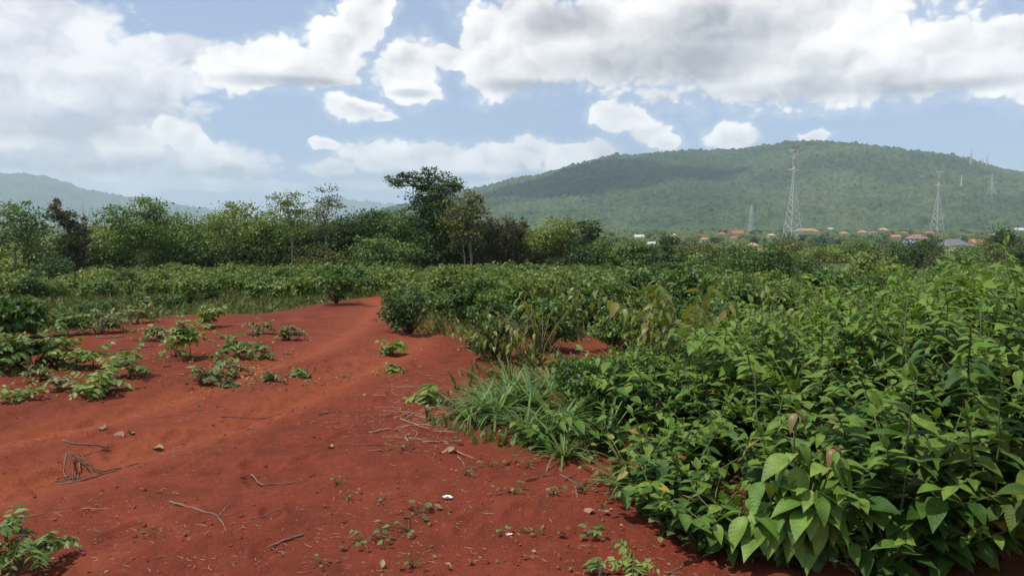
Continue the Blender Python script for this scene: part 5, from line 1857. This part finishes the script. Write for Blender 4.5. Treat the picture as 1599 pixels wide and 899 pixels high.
def litter():
    """crumbs of straw, chips and clods nobody could count"""
    rs = np.random.default_rng(17)
    g, c = Geo(), Geo()
    n = 7600
    a_ = np.concatenate([rs.uniform(-0.62, 0.30, 6200), rs.normal(-0.125, 0.055, 1400)])
    r_ = np.concatenate([3.2 + 11 * rs.random(6200) ** 1.6, rs.normal(6.4, 0.9, 1400)])
    X, Y = r_ * np.sin(a_), r_ * np.cos(a_)
    red, Zg = is_red(X, Y), H(X, Y)
    for i in range(n):
        if not red[i]:
            continue
        p = np.array([X[i], Y[i], Zg[i]])
        if vnoise(np.array(p[0] * 1.3), np.array(p[1] * 1.3)) < rs.uniform(0.2, 0.75):
            continue
        p[2] += 0.006
        a = rs.uniform(0, math.pi)
        L = rs.uniform(0.012, 0.05) * (1.6 if rs.random() < 0.15 else 1)
        d = np.array([math.cos(a), math.sin(a), rs.normal() * 0.1]) * L
        m = p + d / 2 + np.array([d[1], -d[0], 0]) * rs.normal() * 0.2
        g.tube([p, m, p + d], [0.0013, 0.0016, 0.0009], 3, rs.random())
    add('straw_litter', g.mesh('straw_litter'), MATS['straw'], kind='stuff', label='fine straw and chips scattered over the red ground', cat='litter')
    # clods
    n = 4500
    a_, r_ = rs.uniform(-0.62, 0.30, n), 3.2 + 8 * rs.random(n) ** 1.4
    X, Y = r_ * np.sin(a_), r_ * np.cos(a_)
    red, Zg = is_red(X, Y), H(X, Y)
    base = np.array([(1, 0, 0), (-1, 0, 0), (0, 1, 0), (0, -1, 0), (0, 0, 1), (0, 0, -0.6), (0.7, 0.7, 0.3), (-0.7, -0.6, 0.4)], float)
    T = np.array([(0, 6, 4), (6, 2, 4), (2, 1, 4), (1, 7, 4), (7, 3, 4), (3, 0, 4), (0, 2, 6), (2, 0, 5), (1, 2, 5), (3, 1, 5), (0, 3, 5), (1, 3, 7)])
    for i in range(n):
        if not red[i]:
            continue
        p = np.array([X[i], Y[i], Zg[i]])
        s = 0.003 + 0.013 * rs.random() ** 6
        a = rs.uniform(0, 6.28)
        R = np.array([[math.cos(a), -math.sin(a), 0], [math.sin(a), math.cos(a), 0], [0, 0, 0.75]])
        c.put((base * rs.uniform(0.7, 1.2, (8, 1))) @ R.T * s + p + np.array([0, 0, 0.003]), None, T, rs.random())
    plain_mat('clod_soil', [(0.13, 0.030, 0.017), (0.24, 0.055, 0.028)], 0.95, 30.0)
    add('soil_clods', c.mesh('soil_clods'), MATS['clod_soil'], kind='stuff', label='small clods of red soil over the bare ground', cat='soil')


litter()


def dry_leaf(u, v, s, seed, label):
    rs = np.random.default_rng(seed)
    V, Q = leaf_template(0.55, rs.uniform(-0.3, 0.5), 0.35, 6, wave=0.25)
    p = ground(u, v)
    me = mesh_np('dry_leaf', V * s, [Q], None, True)
    o = add('dry_leaf', me, MATS['dry_leaf'], None, p + np.array([0, 0, 0.015]), label, 'leaf', 'dry leaves on the red ground')
    o.rotation_euler = (rs.normal() * 0.25, rs.normal() * 0.3, rs.uniform(0, 6.28))


for i, (u, v, s, lb) in enumerate([
    (690, 710, 0.13, 'curled brown dead leaf on the ground below the straw'), (700, 708, 0.10, 'second curled dead leaf touching the first below the straw'),
    (160, 678, 0.12, 'pale dry leaf on the left side of the track'), (185, 680, 0.13, 'dry leaf scrap right of the pale dry leaf'), (205, 680, 0.09, 'small dry scrap at the end of the dry leaf trail'),
    (930, 797, 0.11, 'dry leaf at the edge of the thicket'), (945, 795, 0.10, 'tan dry leaf touching the thicket edge'), (255, 690, 0.10, 'dark dry leaf right of the dry leaf trail'),
    (890, 575, 0.14, 'yellowed fallen leaf in the small red clearing'), (870, 835, 0.06, 'small dry leaf on the right foreground'), (520, 700, 0.08, 'small dark dry leaf on the track'),
    (595, 885, 0.05, 'tiny pale chip at the bottom centre'), (705, 887, 0.05, 'pale wood chip at the bottom right of centre')]):
    dry_leaf(u, v, s, i, lb)


def scrap(u, v, w, h, cols, label, ring=False):
    """a crumpled scrap of wrapper"""
    rs = np.random.default_rng(int(u))
    p = ground(u, v)
    k = 14
    V, Q = [], []
    for i in range(k):
        a = 2 * math.pi * i / k
        for r in (0.42, 0.75, 1.0):
            V.append((math.cos(a) * w * r * (1 + 0.12 * rs.normal()), math.sin(a) * h * r * (1 + 0.12 * rs.normal()), 0.008 + 0.012 * rs.random() * r))
    for i in range(k):
        j = (i + 1) % k
        for r in range(2):
            Q.append((3 * i + r, 3 * i + r + 1, 3 * j + r + 1, 3 * j + r))
    fl = [np.array(Q)]
    m = plain_mat('wrapper_%d' % u, cols, 0.45, 40.0)
    if ring:
        t = thing('wrapper', label, 'wrapper', p)
        add('rim', mesh_np('rim', V, fl, None, False), m, t)
        V2 = [(math.cos(2 * math.pi * i / k) * w * 0.44, math.sin(2 * math.pi * i / k) * h * 0.44, 0.008) for i in range(k)] + [(0, 0, 0.004)]
        T = [(i, (i + 1) % k, k) for i in range(k)]
        add('middle', mesh_np('middle', V2, [np.array(T)], None, False), plain_mat('wrapper_print', [(0.06, 0.05, 0.05), (0.22, 0.16, 0.13)], 0.5, 60.0), t)
    else:
        V.append((0, 0, 0.006))
        T = np.array([(3 * i, 3 * ((i + 1) % k), 3 * k) for i in range(k)])
        add('wrapper', mesh_np('wrapper', V, fl + [T], None, False), m, None, p, label, 'wrapper')


scrap(698, 778, 0.030, 0.022, [(0.75, 0.72, 0.68), (0.85, 0.82, 0.80)], 'small white wrapper with a dark print on the red ground', True)
scrap(795, 836, 0.020, 0.016, [(0.70, 0.35, 0.33), (0.80, 0.60, 0.56)], 'small pink scrap of wrapper between seedlings')

# ------------------------------------------------------------------ the town on the plain
def roof_mat(name, a, b_):
    return plain_mat(name, [a, b_], 0.75, 1.5)


roof_mat('roof_orange', (0.40, 0.17, 0.085), (0.50, 0.24, 0.13))
roof_mat('roof_red', (0.30, 0.095, 0.07), (0.38, 0.14, 0.105))
roof_mat('roof_brown', (0.22, 0.12, 0.09), (0.30, 0.17, 0.13))
roof_mat('roof_grey', (0.13, 0.13, 0.15), (0.20, 0.20, 0.22))
roof_mat('roof_pale', (0.45, 0.45, 0.46), (0.60, 0.60, 0.60))
roof_mat('roof_peach', (0.45, 0.26, 0.17), (0.54, 0.34, 0.24))
roof_mat('roof_blue', (0.26, 0.33, 0.45), (0.36, 0.43, 0.54))
plain_mat('house_wall', [(0.55, 0.52, 0.47), (0.70, 0.67, 0.62)], 0.8, 0.6)
plain_mat('house_glass', [(0.03, 0.035, 0.04), (0.06, 0.07, 0.08)], 0.2, 2.0, 0.0, 0.5)
TOWN = []


def house(u, v, wpx, mat, label, hip=True, rz=0.0, wall_h=3.2, d=None, pitch=0.30):
    if d is None:
        d = 12.6 * F / (v - HOR)
    W = wpx * d / F
    D = min(W * 0.75, 14)
    rh = max(1.2, min(D * pitch, 4.5))
    p = at(u, v, d)
    top = p[2] + rh * 0.5
    gz = float(H(p[0], d))
    wh = top - rh - gz
    t = thing('house', label, 'house', (p[0], d, gz), rz, 'houses of the town on the plain')
    add('wall', Geo().box((0, 0, wh / 2), (W * 0.9, D * 0.88, wh)).mesh('wall'), MATS['house_wall'], t)
    a, b_ = W / 2, D / 2
    e = a - b_ * 0.9 if hip else a
    e = max(e, a * 0.15)
    V = [(-a, -b_, wh), (a, -b_, wh), (a, b_, wh), (-a, b_, wh), (-e, 0, wh + rh), (e, 0, wh + rh), (-a, -b_, wh - 0.25), (a, -b_, wh - 0.25), (a, b_, wh - 0.25), (-a, b_, wh - 0.25)]
    Q = [(0, 1, 5, 4), (2, 3, 4, 5), (6, 7, 1, 0), (7, 8, 2, 1), (8, 9, 3, 2), (9, 6, 0, 3), (9, 8, 7, 6)]
    T = [(1, 2, 5), (3, 0, 4)]
    add('roof', Geo().put(V, Q, T).mesh('roof'), MATS[mat], t)
    n = 3 if W > 12 else 2
    for i in range(n):
        x = (i + 0.5) / n * W * 0.8 - W * 0.4
        wn = add('window', Geo().box((x, -D * 0.44, wh - 1.5), (1.5, 0.16, 1.3)).mesh('window'), MATS['house_wall'], t)
        add('pane', Geo().box((x, -D * 0.44 - 0.06, wh - 1.5), (1.25, 0.1, 1.05)).mesh('pane'), MATS['house_glass'], wn)
    TOWN.append((u, v + wpx * 0.10 + 2, wpx, d))


house(1259, 359, 37, 'roof_orange', 'long building with a bright orange roof at the foot of the nearest pylon', True)
house(1238, 383.5, 23, 'roof_peach', 'house with a pale orange roof below the long orange roofed building', True, 0.2)
house(1149, 382, 24, 'roof_red', 'house with a deep red hipped roof above the slope trees', True, -0.1)
house(1175, 381, 17, 'roof_peach', 'house with a peach coloured roof right of the deep red roof', True)
house(1187, 390, 18, 'roof_brown', 'low house with a brown grey roof below the peach roof', True)
house(1127, 364, 14, 'roof_red', 'small red roofed house left of the slim mast', True)
house(1151, 362, 19, 'roof_red', 'red roofed house behind the small one near the slim mast', False)
house(1145, 370, 12, 'roof_red', 'red roofed house with a white wall in front of the other red roofs', True)
house(1347, 361, 15, 'roof_orange', 'small orange roofed house in the middle of the town', True)
house(1379, 357.5, 14, 'roof_peach', 'small orange roofed house with white upper walls', True)
house(1363, 362, 12, 'roof_brown', 'small brown roofed house between two orange roofed ones', True)
house(1432, 369, 30, 'roof_brown', 'wide brown roofed house right of the middle of the town', True)
house(1420, 377, 18, 'roof_blue', 'house with a light blue grey roof before the wide brown roof', False)
house(1489, 379, 47, 'roof_grey', 'large house with a slate grey hipped roof', True, 0.0, pitch=0.42)
house(1527, 376, 24, 'roof_orange', 'orange roofed house right of the large slate grey roof', False)
house(1487, 389, 15, 'roof_peach', 'small cream house with a peach roof below the slate grey roof', True)
house(1594, 378, 22, 'roof_red', 'maroon roofed house at the right edge', False)
house(1590, 358, 30, 'roof_pale', 'long pale roofed building at the right edge near the mountain foot', False)
house(998, 368, 15, 'roof_pale', 'small pale roofed house left of the red roofs', False)
house(1018, 379, 14, 'roof_pale', 'pale grey roofed shed below the small pale roofed house', False)
house(1297, 356.5, 7, 'roof_pale', 'tiny white gabled building right of the long orange roof', False)
house(1052, 366, 9, 'roof_peach', 'tiny peach roofed house among trees left of the red roofs', True)
house(1412, 362.5, 10, 'roof_brown', 'tiny brown roofed house left of the second pylon', True)

house(1205, 366, 12, 'roof_peach', 'small peach roofed house left of the tall pylon', True)
house(1318, 363, 12, 'roof_orange', 'small orange roofed house right of the long orange roof', True)
house(1398, 368, 14, 'roof_orange', 'orange roofed house left of the light blue grey roof', False)
house(1452, 362, 14, 'roof_red', 'small red roofed house near the foot of the second pylon', True)
house(1548, 366, 13, 'roof_brown', 'brown roofed house behind the orange roof near the right edge', True)
house(1100, 372, 13, 'roof_orange', 'orange roofed house left of the deep red roof', True)


# --- trees among the houses
def town_trees():
    rs = np.random.default_rng(303)
    var = []
    for k in range(9):
        g = Geo()
        for j in range(6):
            a, r = rs.uniform(0, 6.28), rs.uniform(0.0, 1.7)
            c = (math.cos(a) * r, math.sin(a) * r, rs.uniform(2.8, 5.4))
            crown_leaves(g, c, (rs.uniform(1.1, 1.8), rs.uniform(1.1, 1.8), rs.uniform(0.9, 1.4)), 130, 0.62, rs, 16, 0.42)
        w = Geo().tube(bend((0, 0, 0), (0, 0, 4.2), 5, 0.02, rs), [0.22, 0.18, 0.15, 0.12, 0.06], 6)
        mt = ['tree_green', 'tree_dark', 'tree_light', 'tree_olive', 'tree_green', 'tree_dark', 'tree_grey', 'vine_brown', 'tree_light'][k]
        var.append((g.mesh('crown'), w.mesh('trunk', True), mt))
    names = {'tree_green': 'mid green', 'tree_dark': 'dark green', 'tree_light': 'yellow green', 'tree_olive': 'olive', 'tree_grey': 'grey green', 'vine_brown': 'brownish'}
    placed = 0
    pts = []
    tries = 0
    while placed < 290 and tries < 9000:
        tries += 1
        u = rs.uniform(835, 1660)
        d = 135 * (1250 / 135) ** (rs.random() ** 0.75)
        s = rs.uniform(0.75, 1.35)
        x = float(at(u, 400, d)[0])
        if any((x - a) ** 2 + (d - b) ** 2 < (2.6 * s + 0.008 * d) ** 2 for a, b in pts):
            continue
        z = float(H(x, d))
        vt = float(project(x, d, z + 6.3 * s)[1])
        vlim = rs.uniform(376, 392) if d < 330 else 0
        if vt < vlim:
            s *= max(0.2, (CAMZ - (vlim - HOR) / F * d - z) / (6.3 * s))
            if s < 0.35:
                continue
            vt = vlim
        half = 2.8 * s / d * F
        bad = False
        for (hu, hv, hw, hd) in TOWN:
            if d < hd + 8 and abs(u - hu) < hw * 0.55 + half * 0.8 and vt < hv:
                bad = True
                break
        if bad:
            continue
        pts.append((x, d))
        k = rs.integers(0, 9)
        cr, tk, mt = var[k]
        zone = 'on the slope between the field and the town' if d < 300 else ('before the houses of the town' if d < 620 else 'behind and among the far houses of the town')
        t = thing('broadleaf_tree', names[mt] + ' tree ' + zone, 'tree', (x, d, z - 0.1), rs.uniform(0, 6.28), 'trees in and before the town')
        t.scale = (s * rs.uniform(0.9, 1.15), s * rs.uniform(0.9, 1.15), s)
        add('crown', cr, MATS[mt], t)
        add('trunk', tk, MATS['bark'], t)
        placed += 1
    print('town trees', placed)


town_trees()


def far_woodland():
    """the smaller trees of the plain, too many and too far to tell apart"""
    rs = np.random.default_rng(808)
    gs = {'tree_green': Geo(), 'tree_light': Geo(), 'tree_dark': Geo(), 'tree_olive': Geo()}
    for i in range(2600):
        u = rs.uniform(560, 1680)
        d = 170 * (2300 / 170) ** (rs.random() ** 0.62)
        s = rs.uniform(0.6, 1.15) * np.interp(d, [170, 1200, 2300], [0.8, 1.1, 1.5])
        x = float(at(u, 400, d)[0])
        z = float(H(x, d))
        vt = float(project(x, d, z + 5.5 * s)[1])
        vlim = rs.uniform(376, 392) if d < 330 else 0
        if vt < vlim:
            s *= max(0.2, (CAMZ - (vlim - HOR) / F * d - z) / (5.5 * s))
            if s < 0.35:
                continue
            vt = vlim
        half = 2.6 * s / d * F
        if any(d < hd + 8 and abs(u - hu) < hw * 0.55 + half * 0.8 and vt < hv for (hu, hv, hw, hd) in TOWN):
            continue
        g = gs[str(rs.choice(['tree_green', 'tree_green', 'tree_light', 'tree_dark', 'tree_olive']))]
        big = np.interp(d, [170, 2300], [0.7, 1.7])
        for k in range(2):
            crown_leaves(g, (x + rs.normal() * s, d + rs.normal() * s, z + (2.2 + 1.6 * k) * s), (2.2 * s, 2.2 * s, 1.6 * s), int(np.interp(d, [170, 2300], [110, 40])), big, rs, 12, 0.45)
    for mt, g in gs.items():
        add('far_woodland', g.mesh('far_woodland'), MATS[mt], kind='stuff', label={'tree_green': 'mid green', 'tree_light': 'yellow green', 'tree_dark': 'dark green', 'tree_olive': 'olive'}[mt] + ' far small trees covering the plain around the town', cat='woodland')


far_woodland()


# --- the wooded plain: canopy that reads as one mass
def plain_forest():
    az = np.linspace(-0.66, 0.66, 900)
    rr = 105 * (2300 / 105) ** np.linspace(0, 1, 330)
    A, R = np.meshgrid(az, rr)
    X, Y = R * np.sin(A), R * np.cos(A)
    c = np.clip(R * 0.006, 3.0, 9.0)
    g = vnoise(X / 5.0, Y / 5.0) * 0.6 + vnoise(X / 2.6 + 3, Y / 2.6) * 0.4
    g2 = vnoise(X / 16.0 + 11, Y / 16.0)
    hgt = 0.6 + 2.0 * g + 3.5 * np.clip(g2 - 0.3, 0, 1)
    hgt = hgt * np.interp(R, [105, 150, 500, 900, 1500], [0.3, 0.8, 0.9, 1.2, 1.6])
    U, _ = project(X, Y, np.zeros_like(X))
    for (hu, hv, hw, hd) in TOWN:
        m = (np.abs(U - hu) < hw * 0.62) & (R < hd + 12) & (R > hd - 260)
        hgt = np.where(m, hgt * 0.25, hgt)
    Z = H(X, Y) + hgt - 0.4
    V = np.stack([X, Y, Z], -1).reshape(-1, 3)
    nR, nA = X.shape
    i = np.arange(nR * nA).reshape(nR, nA)
    Q = np.stack([i[:-1, :-1], i[:-1, 1:], i[1:, 1:], i[1:, :-1]], -1).reshape(-1, 4)[:, ::-1]
    m = forest_mat('plain_canopy', [(0.045, 0.075, 0.020), (0.110, 0.130, 0.040), (0.016, 0.030, 0.012)])
    for n_ in m.node_tree.nodes:
        if n_.type == 'TEX_NOISE' and abs(n_.inputs['Scale'].default_value - 0.085) < 1e-4:
            n_.inputs['Scale'].default_value = 0.5
        if n_.type == 'TEX_VORONOI':
            n_.inputs['Scale'].default_value = 0.2
        if n_.type == 'TEX_NOISE' and n_.inputs['Scale'].default_value < 0.01:
            n_.inputs['Scale'].default_value = 0.03
    add('plain_forest', mesh_np('plain_forest', V, [Q], None, False), m, kind='stuff', label='low woodland canopy covering the plain between slope and mountain', cat='forest')


plain_forest()


# --- lattice pylons
plain_mat('steel_grey', [(0.48, 0.49, 0.50), (0.60, 0.61, 0.62)], 0.5, 0.3)
plain_mat('paint_red', [(0.50, 0.08, 0.05), (0.60, 0.12, 0.08)], 0.6, 0.3)
plain_mat('paint_white', [(0.75, 0.75, 0.74), (0.85, 0.85, 0.84)], 0.6, 0.3)


def pylon(base, hgt, label, bw, arms=True, thick=0.32, painted=True, name='lattice_pylon', taper=0.09, waist=0.60):
    t = thing(name, label, 'pylon', base, 0.35, 'lattice towers around the town')

    def half(z):
        f = z / hgt
        if f < waist:
            return bw / 2 + (bw * taper - bw / 2) * (f / waist)
        return bw * taper + (bw * 0.035 - bw * taper) * ((f - waist) / (1 - waist))

    def colour(f):
        if not painted or f < 0.70:
            return 'steel_grey'
        return 'paint_red' if int((f - 0.70) / 0.075) % 2 else 'paint_white'

    zs = [0]
    while zs[-1] < hgt * 0.995:
        zs.append(min(hgt, zs[-1] + max(half(zs[-1]) * 1.5, hgt * 0.035)))
    geos = {}
    legs = [Geo() for _ in range(4)]
    for a, b_ in zip(zs[:-1], zs[1:]):
        col = colour((a + b_) / 2 / hgt)
        h0, h1 = half(a), half(b_)
        C0 = [np.array((sx * h0, sy * h0, a)) for sx, sy in ((-1, -1), (1, -1), (1, 1), (-1, 1))]
        C1 = [np.array((sx * h1, sy * h1, b_)) for sx, sy in ((-1, -1), (1, -1), (1, 1), (-1, 1))]
        for k in range(4):
            legs[k].tube([C0[k], C1[k]], [thick * 0.5, thick * 0.5], 4)
            j = (k + 1) % 4
            g = geos.setdefault(col, Geo())
            g.tube([C0[k], C1[j]], thick * 0.28, 3)
            g.tube([C0[j], C1[k]], thick * 0.28, 3)
            g.tube([C1[k], C1[j]], thick * 0.26, 3)
    for k in range(4):
        add('leg', legs[k].mesh('leg'), MATS['steel_grey'], t)
    for col, g in geos.items():
        add('bracing', g.mesh('bracing'), MATS[col], t)
    if arms:
        for f, L, col in ((0.745, 0.072, 'paint_white'), (0.94, 0.066, 'paint_white'), (0.985, 0.045, 'paint_red')):
            z = hgt * f
            g = Geo()
            w = half(z)
            for s in (-1, 1):
                tip = np.array((s * hgt * L, 0, z + 0.3))
                for sy in (-1, 1):
                    g.tube([(s * w, sy * w, z + hgt * 0.012), tip], thick * 0.42, 4)
                    g.tube([(s * w, sy * w, z - hgt * 0.012), tip], thick * 0.42, 4)
            add('cross_arm', g.mesh('cross_arm'), MATS[col if painted else 'steel_grey'], t)


def on_plain(u, d):
    x = float(at(u, 400, d)[0])
    return (x, d, float(H(x, d)) - 0.3)


pylon(on_plain(1236, 700), 84, 'tall red and white topped lattice pylon above the orange roofed building', 12.5, thick=0.46)
pylon(on_plain(1461, 990), 84, 'second red and white topped lattice pylon farther right', 12.5, thick=0.52)
pylon(on_plain(1172, 900), 36, 'slim grey lattice mast above the red roofs', 5.5, False, 0.35, False, 'lattice_mast', 0.25, 0.8)


def on_mountain(u, v):
    from mathutils import Vector
    bpy.context.view_layer.update()
    d = ray(u, v)
    m = bpy.data.objects['mountain']
    ok, loc, nor, idx = m.ray_cast(Vector((0, 0, CAMZ)), Vector(tuple(d)))
    return np.array(loc) if ok else at(u, v, 3000)


for (u, v, top, bw, paint, arms, lb) in [
    (1548, 304, 275, 16, False, True, 'pale grey lattice pylon on the mountain slope at the right'),
    (1501, 291, 274, 4, True, False, 'small red and white mast on the mountain slope'),
    (1516, 256, 234, 5, True, False, 'red and white mast on the ridge of the mountain'),
    (1541, 258, 243, 6, False, False, 'grey mast on the ridge right of the red and white mast'),
    (1534, 257, 247, 5, False, False, 'short grey mast between two masts on the ridge'),
]:
    p = on_mountain(u, v)
    dist = math.hypot(p[0], p[1])
    pylon(p - np.array([0, 0, 2.0]), (v - top) / F * dist, lb, bw, arms, 0.8 if bw < 10 else 0.7, paint, 'lattice_pylon' if arms else 'lattice_mast', 0.2 if not arms else 0.09)


# --- the cloud that shades the mountain's left flank (it drifts above the picture)
def shade_cloud():
    c0 = on_mountain(915, 272)
    c = c0 + SUN_DIR * 1750
    n1, n2 = 48, 96
    th = np.linspace(0.0, math.pi, n1)
    ph = np.linspace(0, 2 * math.pi, n2, endpoint=False)
    TH, PH = np.meshgrid(th, ph, indexing='ij')
    x, y, z = np.sin(TH) * np.cos(PH), np.sin(TH) * np.sin(PH), np.cos(TH)
    n = fbm(x * 2.2 + 4, y * 2.2 + z * 1.3 + 9, 4, 0.55)
    r = 1 + 0.55 * n
    X, Y, Z = x * r * 440, y * r * 390, np.where(z > 0, z * r * 150, z * r * 40)
    a = 0.45
    X, Y = X * math.cos(a) - Y * math.sin(a), X * math.sin(a) + Y * math.cos(a)
    V = np.stack([X, Y, Z], -1).reshape(-1, 3)
    i = np.arange(n1 * n2).reshape(n1, n2)
    j = np.roll(i, -1, axis=1)
    Q = np.stack([i[:-1], i[1:], j[1:], j[:-1]], -1).reshape(-1, 4)
    m = bpy.data.materials.new('cloud_white')
    m.use_nodes = True
    nt = m.node_tree
    b = NB(nt)
    p = nt.nodes['Principled BSDF']
    geo = nd(nt, 'ShaderNodeNewGeometry')
    nt.links.new(b.mix(b.noise(geo.outputs['Position'], 0.01, 4.0), rgba((0.82, 0.82, 0.83)), rgba((0.92, 0.92, 0.92))), p.inputs['Base Color'])
    p.inputs['Roughness'].default_value = 1.0
    add('cloud', mesh_np('cloud', V, [Q], None, True), m, None, c, 'white cumulus cloud high above the mountain', 'cloud', kind='stuff')


shade_cloud()
